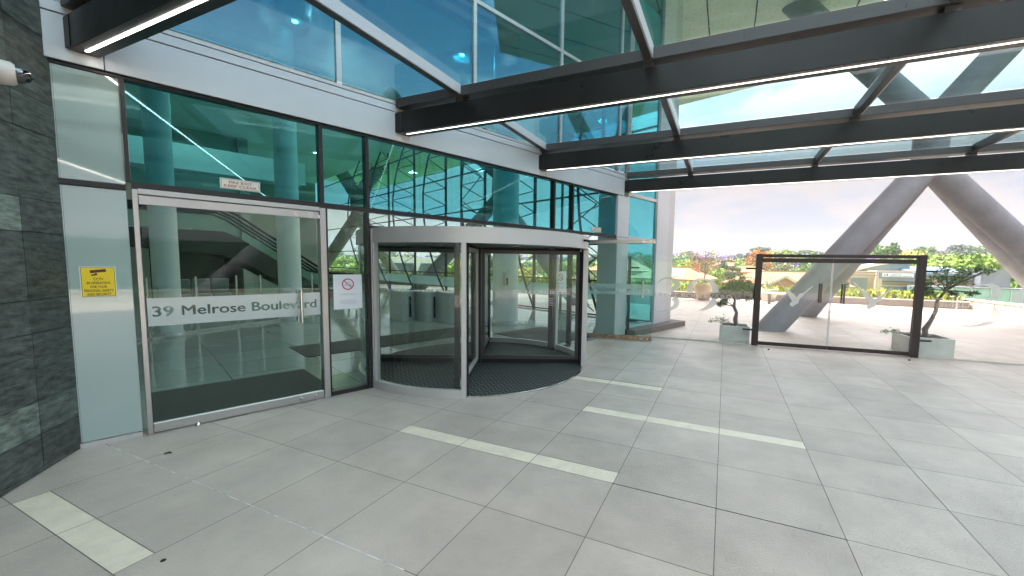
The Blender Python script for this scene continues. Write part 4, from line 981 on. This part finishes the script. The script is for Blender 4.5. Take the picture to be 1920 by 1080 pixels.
# ================================================================== terrace furniture
def cover(mb, x0, x1, y0, y1, z, n, rn, size=0.22, h=0.22):
    for _ in range(n):
        p = Vector((rn.uniform(x0, x1), rn.uniform(y0, y1), z + rn.random() ** 1.5 * h)); tn = rn.uniform(0.5, 1.7); 
        d = Vector((rn.gauss(0, .6), rn.gauss(0, .6), 1)).normalized(); s_ = Vector((rn.gauss(0, 1), rn.gauss(0, 1), 0)).normalized(); L = size * rn.uniform(.6, 1.2)
        tone = (tn * rn.uniform(0.8, 1.5), tn, tn * rn.uniform(0.5, 1.5))
        mb.add([p, p + d * L * .5 + s_ * L * .16, p + d * L, p + d * L * .5 - s_ * L * .16], [(0, 1, 2, 3)], 0, tone)
rn = random.Random(21)
def bed(label, x0, x1, y0, y1, h):
    t = thing('planter_bed', label, 'planter', (x0, y0, 0)); W_, D_ = x1 - x0, y1 - y0
    m = MB(); m.box(0, W_, 0, 0.15, 0, h); m.box(0, W_, D_ - 0.15, D_, 0, h); m.box(0, 0.15, 0.15, D_ - 0.15, 0, h); m.box(W_ - 0.15, W_, 0.15, D_ - 0.15, 0, h); m.build('bed_wall', 'planter_stone', t)
    MB().box(-0.02, W_ + 0.02, -0.02, 0.18, h + 0.001, h + 0.04).build('coping', 'parapet', t)
    MB().box(0.15, W_ - 0.15, 0.15, D_ - 0.15, 0.1, h - 0.03).build('soil', 'soil', t)
    return t
bed('long low stone planter bed along the terrace edge behind the gate', -1.0, 9.6, 22.9, 24.6, 0.30)
bed('low stone planter bed at the left behind the big round clay pot', -30, -1.2, 21.9, 23.8, 0.30)
cv = MB(); cover(cv, -0.8, 9.4, 23.05, 24.4, 0.26, 3600, rn, 0.34, 0.20); cover(cv, -29.8, -1.4, 22.05, 23.6, 0.26, 7000, rn, 0.36, 0.34)
o = cv.build('ground_cover', 'leaf_cover'); tag(o, 'yellow green leafy ground cover filling the terrace planter beds', 'ground cover'); o['kind'] = 'stuff'

pp_ = thing('parapet_wall', 'low cream parapet wall at the right end of the terrace', 'wall', (0, 0, 0))
pl = [(9.75, 23.5), (10.25, 20.6), (10.25, -11.5)]
for a, c in zip(pl[:-1], pl[1:]):
    MB().bar((a[0], a[1], 0.19), (c[0], c[1], 0.19), 0.3, 0.38).build('wall_run', 'parapet', pp_)
    MB().bar((a[0], a[1], 0.41), (c[0], c[1], 0.41), 0.36, 0.05).build('coping', 'parapet', pp_)
def pot(label, loc, prof, m, tree):
    t = thing('round_pot', label, 'pot', loc)
    MB().lathe(prof, n=32).build('pot', m, t); rim = prof[-2]
    MB().lathe([(0, rim[1] - 0.08), (rim[0] * 0.93, rim[1] - 0.08)], n=24).build('soil', 'soil', t)
    r2 = random.Random(5); f = MB()
    for _ in range(260):
        a = r2.uniform(0, 6.28); r = rim[0] * math.sqrt(r2.random()); leaf_mesh(f, Vector((r * math.cos(a), r * math.sin(a), rim[1] - 0.06 + r2.random() * 0.12)), 0.13, r2, r2.uniform(.6, 1.5))
    f.build('foliage', 'leaf_bright', t)
    if tree:
        s_ = MB(); s_.tube([(0, 0, rim[1] - .1), (0.03, 0, 1.5), (0.0, 0, 2.3)], [0.035, 0.028, 0.012], 8); lv = MB()
        for k in range(26):
            z = 1.35 + 0.95 * r2.random(); a = r2.uniform(0, 6.28); L = 0.75 * (1 - abs(z - 1.75) / 1.0) + 0.12; e = Vector((L * math.cos(a), L * math.sin(a), z + .3 * L)); s_.tube([(0.01, 0, z - .15), e], [0.012, 0.003], 5)
            for _ in range(38): u = r2.uniform(.35, 1.05); leaf_mesh(lv, Vector((0, 0, z - .15)).lerp(e, u) + Vector((r2.gauss(0, .08), r2.gauss(0, .08), r2.gauss(0, .08))), 0.085, r2, r2.uniform(.6, 1.5))
        s_.build('trunk', 'bark', t); lv.build('crown', 'leaf_brownleaf', t)
    else:
        s_ = MB()
        for k in range(5):
            a = r2.uniform(0, 6.28); s_.tube([(0, 0, 0.5), (0.12 * math.cos(a), 0.12 * math.sin(a), 0.85), (0.3 * math.cos(a), 0.3 * math.sin(a), 1.05 + .25 * r2.random())], [0.03, 0.018, 0.006], 6)
        s_.build('bare_branches', 'bark', t)
pot('big round clay pot holding a thin brown leaved tree', (-0.95, 21.35, 0), [(0, 0.0), (0.27, 0.0), (0.42, 0.35), (0.5, 0.70), (0.5, 0.86), (0.44, 0.87), (0.42, 0.80)], 'pot_clay', True)
pot('grey tapered pot with bare twisted branches left of the bench', (1.98, 22.3, 0), [(0, 0.0), (0.28, 0.0), (0.36, 0.35), (0.42, 0.62), (0.37, 0.63), (0.36, 0.56)], 'pot_grey', False)
pot('pale round pot with low green leaves outside the lobby end glazing', tuple(FW(12.0, 3.6)), [(0, 0.0), (0.3, 0.0), (0.42, 0.35), (0.48, 0.75), (0.42, 0.76), (0.41, 0.70)], 'pot_grey', False)
t = thing('terrace_bench', 'plain backless bench with a pale slab top behind the left gate leaf', 'bench', (1.75, 20.45, 0))
MB().bev(0, 1.45, 0, 0.45, 0.47, 0.53, 0.008).build('seat', 'parapet', t)
for x in (0.06, 0.75, 1.28): MB().bev(x, x + 0.12, 0.04, 0.41, 0.0, 0.469, 0.005).build('leg', 'planter_stone', t)
t = thing('path_light', 'thin grey path light on the parapet near the frosted 39 on the right', 'lamp', (8.9, 22.2, 0))
MB().tube([(0, 0, 0), (0, 0, 0.55)], 0.03, 8).build('post', 'silver_matt', t); MB().bev(-0.22, 0.05, -0.05, 0.05, 0.55, 0.59, 0.006).build('lamp_head', 'silver_matt', t)

# ================================================================== houses and offices in the valley
def hip_house(name, label, cx_, cy_, w_, d_2, zg, ze, zr, rz, wall, ridge=0.45, solar=False, gable=None, win=4):
    t = thing(name, label, 'house', (cx_, cy_, 0), rz)
    MB().box(-w_ / 2, w_ / 2, -d_2 / 2, d_2 / 2, zg, ze).build('wall', wall, t)
    o_ = 0.6; a, c = w_ / 2 + o_, d_2 / 2 + o_; rr = w_ / 2 * ridge
    vs = [(-a, -c, ze), (a, -c, ze), (a, c, ze), (-a, c, ze), (-rr, 0, zr), (rr, 0, zr), (-a, -c, ze - .18), (a, -c, ze - .18), (a, c, ze - .18), (-a, c, ze - .18)]
    rf = MB().add(vs, [(0, 1, 5, 4), (2, 3, 4, 5), (1, 2, 5), (3, 0, 4), (6, 7, 1, 0), (7, 8, 2, 1), (8, 9, 3, 2), (9, 6, 0, 3), (9, 8, 7, 6)])
    for k in range(9):     # tile courses
        u = (k + 1) / 10; y = -c * (1 - u); z = ze + (zr - ze) * u; xl = a + (rr - a) * u
        rf.box(-xl, xl, y - 0.03, y, z - 0.01, z + 0.03, 0)
    ro = rf.build('roof', 'roof_tile', t)
    MB().bar((-rr, 0, zr + .05), (rr, 0, zr + .05), .25, .12).build('ridge_cap', 'roof_tile', ro)
    if solar:
        s0, s1 = 0.18, 0.85; P = lambda u, x: (x, -c * (1 - u), ze + (zr - ze) * u + .08)
        MB().add([P(s0, -rr * 1.2), P(s0, rr * 1.3), P(s1, rr * .9), P(s1, -rr * 1.0)], [(0, 1, 2, 3)]).build('solar_panel', 'solar', ro)
    for k in range(win):
        x = -w_ / 2 + w_ * (k + .5) / win
        f = MB().box(x - .55, x + .55, -d_2 / 2 - .04, -d_2 / 2 + .02, ze - 2.0, ze - .6).build('window', 'white_wall', t)
        MB().box(x - .47, x + .47, -d_2 / 2 - .06, -d_2 / 2 - .041, ze - 1.92, ze - .68).build('pane', 'window_dark', f)
    MB().box(w_ * .28, w_ * .28 + .7, 0.2, .9, zr - .9, zr + .5).build('chimney', 'brick', t)
    if gable:
        gx_, gw, gh = gable
        g_ = MB().prism([(gx_ - gw, ze - 3.4), (gx_ + gw, ze - 3.4), (gx_ + gw, ze - .2), (gx_, ze + gh), (gx_ - gw, ze - .2)], 0, 1.6, xf=lambda x, z, y: (x, -d_2 / 2 - y, z)).build('gable', 'brick', t)
        tr_ = MB(); tr_.bar((gx_ - gw - .4, -d_2 / 2 - 1.7, ze - .35), (gx_, -d_2 / 2 - 1.7, ze + gh + .15), .5, .3, up=(0, 0, 1)); tr_.bar((gx_ + gw + .4, -d_2 / 2 - 1.7, ze - .35), (gx_, -d_2 / 2 - 1.7, ze + gh + .15), .5, .3, up=(0, 0, 1)); tr_.build('gable_trim', 'house_wall', g_)
        n = 14; aw = [(gx_ + gw * .55 * math.cos(math.pi * k / n), ze - 1.6 + gw * .55 * math.sin(math.pi * k / n)) for k in range(n + 1)] + [(gx_ - gw * .55, ze - 3.2), (gx_ + gw * .55, ze - 3.2)]
        MB().prism(aw, 0, .06, xf=lambda x, z, y: (x, -d_2 / 2 - 1.6 - y - .001, z)).build('arched_window', 'window_dark', g_)
        MB().lathe([(0, 0.0), (.28, 0.0)], n=16).build('round_vent', 'white_wall', g_).location = (gx_, -d_2 / 2 - 1.62, ze + .25)
        bpy.data.objects[-1] if False else None
    return t
hip_house('orange_roof_house', 'wide house with an orange tiled roof and brick gable seen left of the leaning column', 7.2, 64, 13.5, 10, -5.6, -0.42, 1.1, R(-4), 'house_wall', 0.5, gable=(0.1, 1.9, 0.9), win=5)
hip_house('orange_roof_house', 'orange roofed house with a large solar panel above the terrace hedge', -5.6, 50, 7.4, 7, -5.4, 0.25, 1.5, R(-8), 'white_wall', 0.4, solar=True, win=5)
hip_house('orange_roof_house', 'small distant cream house with an orange roof among the trees', 3.6, 91, 6.6, 6, -5, 0.75, 2.0, R(-12), 'house_wall', 0.3, win=3)
hip_house('orange_roof_house', 'orange roofed house half hidden behind the glass corner of the building', -14.5, 60, 8.5, 7, -5.6, 0.9, 2.6, R(12), 'house_wall', 0.35, win=3)
hip_house('pale_roof_house', 'far house with a thin pale yellow roof in the middle of the trees', 0.6, 128, 7.5, 6, -4, 2.0, 3.0, R(-12), 'house_wall', 0.6, win=3)
# medical office
t = thing('medical_office', 'tan clad office building with curved blue roof and a Centre of advanced medicine sign', 'office building', (0, 62, 0), 0)
def oX(px, D=62): return atY(px, 500, D).x
def oZ(py, D=62): return atY(1700, py, D).z
MB().box(oX(1592), oX(1648), 0.5, 8, -5.6, oZ(510)).build('side_wing', 'tan_cladding', t)
MB().box(oX(1597), oX(1628), -0.2, 0.5, -3.4, oZ(523)).build('wing_window', 'window_dark', t)
MB().box(oX(1645), oX(1890), 0.0, 14, -5.8, oZ(508)).build('main_block', 'tan_cladding', t)
cl = MB()
for k in range(9): z = oZ(512 + k * 5.5); cl.box(oX(1592) if k < 2 else oX(1645), oX(1825), -0.045 + (0.5 if False else 0), -0.01, z - .03, z + .03)
cl.build('cladding_joint', 'bark', t)
MB().box(oX(1641), oX(1653), -0.6, 0.0, -5.8, oZ(524)).build('pilaster', 'tan_cladding', t)
for a, c in ((1652, 1706), (1760, 1800), (1826, 1880)):
    MB().box(oX(a), oX(c), -0.07, -0.05, oZ(543), oZ(538)).build('window', 'window_dark', t)
MB().box(oX(1770), oX(1792), -0.07, -0.05, oZ(528), oZ(520)).build('window', 'window_dark', t)
sg = MB().box(oX(1646), oX(1718), -0.5, -0.1, oZ(527.5), oZ(511.5)).build('sign_board', 'office_grey', t)
MB().box(oX(1653), oX(1711), -0.56, -0.501, oZ(519.8), oZ(512.8)).build('sign_panel', 'white_sign', sg)
cxs = (oX(1667) + oX(1708)) / 2; ww = oX(1708) - oX(1667)
text('centre of', 'lettering', 'sign_grey', sg, (oX(1679), -0.575, oZ(514.6)), UP, w=ww * .38, h=.15, bold=.01)
text('advanced medicine', 'lettering', 'sign_grey', sg, (cxs, -0.575, oZ(517.6)), UP, w=ww, h=.2, bold=.01)
text('a', 'logo', 'sign_grey', sg, (oX(1660), -0.575, oZ(516.2)), UP, w=ww * .24, h=.32)
rf = MB(); x0, x1 = oX(1603, 66), oX(1706, 66); zt = oZ(490.5, 66) - oZ(508, 66); n = 16; pr = []
for k in range(n + 1):
    u = k / n; pr.append((x0 + (x1 - x0) * u, oZ(508.5, 66) + zt * math.sin(u * math.pi / 2) ** 0.9))
rf.prism([(x1, oZ(508.5, 66))] + pr[::-1] + [(x0, oZ(508.5, 66))][:0], 4, 13, xf=lambda x, z, y: (x, y, z)); rf.build('arched_roof', 'blue_roof', t)
ed = MB()
for p, q in zip(pr[:-1], pr[1:]): ed.bar((p[0], 3.8, p[1] + .1), (q[0], 3.8, q[1] + .1), .5, .35)
ed.build('roof_edge', 'house_wall', t)
vs = [(oX(1712), -.4, oZ(511)), (oX(1824), -.4, oZ(511.5)), (oX(1830), 7, oZ(499)), (oX(1714), 7, oZ(498))]
MB().add(vs + [(x, y, z - .3) for x, y, z in vs], [(0, 1, 2, 3), (7, 6, 5, 4), (0, 4, 5, 1), (1, 5, 6, 2), (2, 6, 7, 3), (3, 7, 4, 0)]).build('sloped_roof', 'blue_roof', t)
MB().box(oX(1826), oX(1880), -1.6, 6, oZ(533), oZ(503)).build('grey_stair_tower', 'office_grey', t)
MB().box(oX(1700), oX(1910), -2.6, -0.6, -5.8, oZ(536)).build('glass_hall', 'office_glass', t)
gr_ = MB()
for k in range(12): x = oX(1702) + k * 1.6; gr_.box(x, x + .08, -2.66, -2.61, -5.8, oZ(536))
gr_.build('hall_mullions', 'silver_matt', t)
for z in (0,): MB().box(oX(1700), oX(1910), -2.7, -0.5, oZ(536), oZ(534)).build('hall_roof_edge', 'office_grey', t)
# neighbour seen through the lobby
t = thing('sloped_glass_building', 'pale neighbouring building with sloping dark windows seen through the lobby glass', 'office building', tuple(atD(790, 505, 62)), R(38))
pz = [(-9, -8), (9, -8), (8.4, -1.0), (5.2, 1.7), (-5.8, 1.7), (-8.6, -1.0)]
MB().prism(pz, -4, 4, xf=lambda x, z, y: (x, y, z)).build('block', 'white_wall', t)
for x0, x1 in ((-5.0, -0.8), (0.2, 4.8)):
    MB().prism([(x0 - .8, -1.2), (x1 + .8, -1.2), (x1, 0.9), (x0, 0.9)], -4.1, -4.001, xf=lambda x, z, y: (x, y, z)).build('window', 'window_dark', t)

# ================================================================== trees
def crown_mesh(name, seed, n, blobs, leaf=0.06, flat=0.75):
    """unit crown about 1 wide centred on z=0: leaf faces gathered in clumps"""
    rn = random.Random(seed); mb = MB()
    cl = []
    for k in range(blobs):
        a = rn.uniform(0, 6.28); r = 0.36 * math.sqrt(rn.random()); z = rn.uniform(-0.28, 0.34) * flat
        r *= math.sqrt(max(0.15, 1 - (z / (0.45 * flat)) ** 2)) * 1.1
        cl.append((Vector((r * math.cos(a), r * math.sin(a), z)), rn.uniform(0.09, 0.17), rn.uniform(0.65, 1.35)))
    for k in range(n):
        c, r, tn = cl[rn.randrange(blobs)]
        d = Vector((rn.gauss(0, 1), rn.gauss(0, 1), rn.gauss(0, 1))).normalized() * r * rn.uniform(0.55, 1.08); d.z *= 0.75
        p = c + d; tt = tn * rn.uniform(0.7, 1.3)
        nn = (d.normalized() + Vector((rn.gauss(0, .5), rn.gauss(0, .5), rn.gauss(0, .5)))).normalized(); s_ = nn.orthogonal().normalized(); u_ = nn.cross(s_); L = leaf * rn.uniform(.6, 1.3)
        an = rn.uniform(0, 6.28); s2 = s_ * math.cos(an) + u_ * math.sin(an); u2 = nn.cross(s2)
        mb.add([p - s2 * L * .5, p + u2 * L * .35, p + s2 * L * .5, p - u2 * L * .35], [(0, 1, 2, 3)], 0, tt)
    return mb
protos = {}
def tree(kind, label, loc, w_, h_, shape=0, group=None, cat='tree'):
    """h_ = total height from the ground, w_ = crown width"""
    t = thing(cat_name[kind], label, cat, loc, random.uniform(0, 6.28), group)
    key = (kind, shape)
    if key not in protos:
        mb = crown_mesh('crown', 100 + shape * 7, 2600, 26 + 5 * shape, 0.062, (0.8, 1.1, 0.6)[shape]); o = mb.build('crown', 'leaf_' + kind, None); protos[key] = o.data; bpy.data.objects.remove(o)
    if 'trunk' not in protos:
        tb = MB(); tb.tube([(0, 0, 0), (0.01, 0.01, 0.5), (0.0, 0, 1)], [0.035, 0.026, 0.014], 7)
        for a in range(5): tb.tube([(0, 0, 0.5 + .06 * a), (0.25 * math.cos(a * 1.3), 0.25 * math.sin(a * 1.3), 0.85 + .03 * a)], [0.014, 0.004], 5)
        o = tb.build('trunk', 'bark', None); protos['trunk'] = o.data; bpy.data.objects.remove(o)
    c = bpy.data.objects.new('crown', protos[key]); C.objects.link(c); c.parent = t
    ch = min(h_ * 0.75, w_ * 0.95); c.scale = (w_, w_, ch / 0.75); c.location = (0, 0, h_ - ch * 0.5)
    k = bpy.data.objects.new('trunk', protos['trunk']); C.objects.link(k); k.parent = t; k.scale = (w_ * .8, w_ * .8, h_ - ch * .3)
    return t
cat_name = {'green': 'green_tree', 'bright': 'bright_green_tree', 'dark': 'dark_green_tree', 'olive': 'olive_tree', 'purple': 'jacaranda_tree', 'orange': 'orange_tree', 'yellow': 'yellow_tree', 'brownleaf': 'brown_tree'}
def reg(px):
    return 'seen through the lobby glass' if px < 1240 else 'above the solar roofed house' if px < 1420 else 'above the left gate leaf' if px < 1570 else 'above the right gate leaf' if px < 1740 else 'right of the gate'
def tree_px(kind, px, top, D, wpx, label, group=None, shape=0):
    p = atD(px, top, D); g_ = land(p.x, p.y); h_ = p.z - g_; w_ = wpx / FOC * D * 1.12
    return tree(kind, label, (p.x, p.y, g_), w_, max(h_, 2.5), shape, group)
# trees one can single out
for a in [
 ('bright', 1268, 480, 92, 62, 'bright green tree at the left edge of the view behind the solar roofed house', None, 0),
 ('green', 1240, 486, 84, 46, 'mid green tree peeking round the glass corner of the building', None, 1),
 ('bright', 1352, 498, 70, 44, 'light green tree right of the brown potted tree', None, 0),
 ('dark', 1375, 502, 66, 26, 'dark blue green tree between the two orange roofed houses', None, 1),
 ('brownleaf', 1322, 488, 76, 40, 'thin brown leaved tree behind the big clay pot', None, 1),
 ('bright', 1397, 482, 105, 36, 'yellow green round tree above the small cream house', None, 0),
 ('orange', 1424, 474, 98, 40, 'orange flowering tree left of the gate top', None, 1),
 ('purple', 1322, 474, 170, 30, 'purple jacaranda on the ridge above the clay pot', None, 2),
 ('purple', 1520, 470, 150, 56, 'wide purple jacaranda left of the leaning column', None, 2),
 ('purple', 1482, 474, 160, 40, 'smaller purple jacaranda above the gate top bar', None, 2),
 ('bright', 1462, 463, 190, 44, 'bright green round crown on the ridge above the gate left half', None, 0),
 ('dark', 1430, 462, 230, 26, 'dark flat topped tree on the ridge left of the bright green crown', None, 2),
 ('purple', 1632, 474, 130, 26, 'small purple jacaranda right of the leaning column', None, 2),
 ('green', 1658, 452, 140, 42, 'tall green tree on the ridge right of the leaning column', None, 0),
 ('yellow', 1700, 461, 150, 52, 'golden brown tree above the right end of the gate', None, 2),
 ('bright', 1770, 474, 84, 80, 'large bright green tree above the office roof right of the gate', None, 2),
 ('bright', 1832, 468, 88, 70, 'large bright green tree above the grey stair tower', None, 0),
 ('green', 1520, 492, 82, 52, 'green tree behind the left gate leaf top', None, 0),
 ('olive', 1612, 500, 74, 22, 'spiky olive tree left of the curved office roof', None, 1),
 ('dark', 1572, 520, 56, 40, 'dark green bushy tree at the foot of the leaning column', None, 0),
 ('green', 1590, 536, 44, 42, 'weeping green tree behind the right gate handle', None, 2),
 ('yellow', 1298, 491, 86, 26, 'golden tinged tree behind the clay pot on its left', None, 1),
 ('dark', 1345, 486, 118, 40, 'dark tree crown behind the light green tree', None, 0),
 ('green', 1890, 470, 100, 70, 'green tree behind the right hand leaning column', None, 0),
 ('olive', 1458, 494, 88, 30, 'olive tree just behind the wide orange roof', None, 0)]:
    tree_px(a[0], a[1], a[2], a[3], a[4], a[5], a[6], a[7])
# ridge and valley trees told apart only by kind
lab = {'green': 'mid green tree crown on the hazy far ridge', 'bright': 'light green tree crown on the hazy far ridge', 'dark': 'dark green tree crown on the hazy far ridge', 'olive': 'dull olive tree crown on the hazy far ridge', 'purple': 'faint purple jacaranda crown on the hazy far ridge', 'yellow': 'yellowish tree crown on the hazy far ridge'}
rt = random.Random(77); kinds = ['dark', 'dark', 'green', 'green', 'olive', 'dark', 'bright', 'purple']
for px in range(560, 2000, 17):
    kd = rt.choice(kinds); D = rt.uniform(210, 300)
    top = np.interp(px, [560, 1240, 1290, 1345, 1390, 1440, 1500, 1560, 1620, 1660, 1700, 1760, 1800, 1860, 2000], [474, 475, 469, 478, 474, 464, 468, 474, 470, 462, 468, 467, 464, 470, 470]) + rt.uniform(-2, 7)
    tree_px(kd, px + rt.uniform(-5, 5), top, D, rt.uniform(24, 44), lab[kd] + ' ' + reg(px), kd + ' tree crowns on the far ridge ' + reg(px), rt.randrange(3))
lab2 = {k: v.replace('on the hazy far ridge', 'down in the valley') for k, v in lab.items()}
for px in range(570, 1990, 27):
    kd = rt.choice(['green', 'dark', 'bright', 'green', 'olive']); D = rt.uniform(108, 165)
    tree_px(kd, px + rt.uniform(-8, 8), 484 + rt.uniform(-4, 10), D, rt.uniform(36, 60), lab2[kd] + ' ' + reg(px), kd + ' tree crowns down in the valley ' + reg(px), rt.randrange(3))
# trees seen through the lobby glass, closer
lab3 = {'bright': 'bright green tree close outside the lobby end glazing', 'yellow': 'yellow tree close outside the lobby end glazing', 'green': 'mid green tree close outside the lobby end glazing', 'dark': 'dark green tree close outside the lobby end glazing'}
for px, top, D, wp_, kd in ((985, 498, 55, 34, 'yellow'), (1050, 490, 62, 60, 'green'), (1110, 488, 70, 50, 'bright'), (1165, 492, 66, 60, 'green'), (855, 486, 58, 50, 'bright'), (905, 480, 64, 50, 'dark'), (665, 505, 60, 50, 'bright')):
    tree_px(kd, px, top, D, wp_, lab3[kd], 'trees close outside the lobby end glazing', 0)
hg = thing('added_hedge', 'tall clipped green hedge added unseen beyond the right hand parapet to darken the entrance glass reflections', 'hedge', (12.6, -12, 0))  # hedge added out of view so the entrance glass mirrors something dark
MB().box(0.1, 1.3, 0, 30, -5, 2.4).build('hedge_core', 'leaf_dark', hg)
rh = random.Random(4); hm = MB()
for _ in range(9000):
    y = rh.uniform(0, 30); z = rh.uniform(-0.2, 2.6); leaf_mesh(hm, Vector((rh.uniform(-0.05, 0.15), y, z)), 0.16, rh, rh.uniform(0.6, 1.5))
hm.build('foliage', 'leaf_dark', hg)

# ------------------------------------------------------------------ the air between here and the ridge
hz = bpy.data.materials.new('haze'); hz.use_nodes = True; t = hz.node_tree; t.nodes.clear()
o_ = t.nodes.new('ShaderNodeOutputMaterial'); v_ = t.nodes.new('ShaderNodeVolumePrincipled'); v_.inputs['Color'].default_value = (0.93, 0.93, 1.0, 1); v_.inputs['Density'].default_value = 0.0004
t.links.new(v_.outputs[0], o_.inputs['Volume']); M['haze'] = hz
hb = MB().box(-625, 625, -625, 625, -22, 40).build('haze', 'haze', kind='stuff')
tag(hb, 'thin pale haze softening the far ridge and its trees', 'haze')
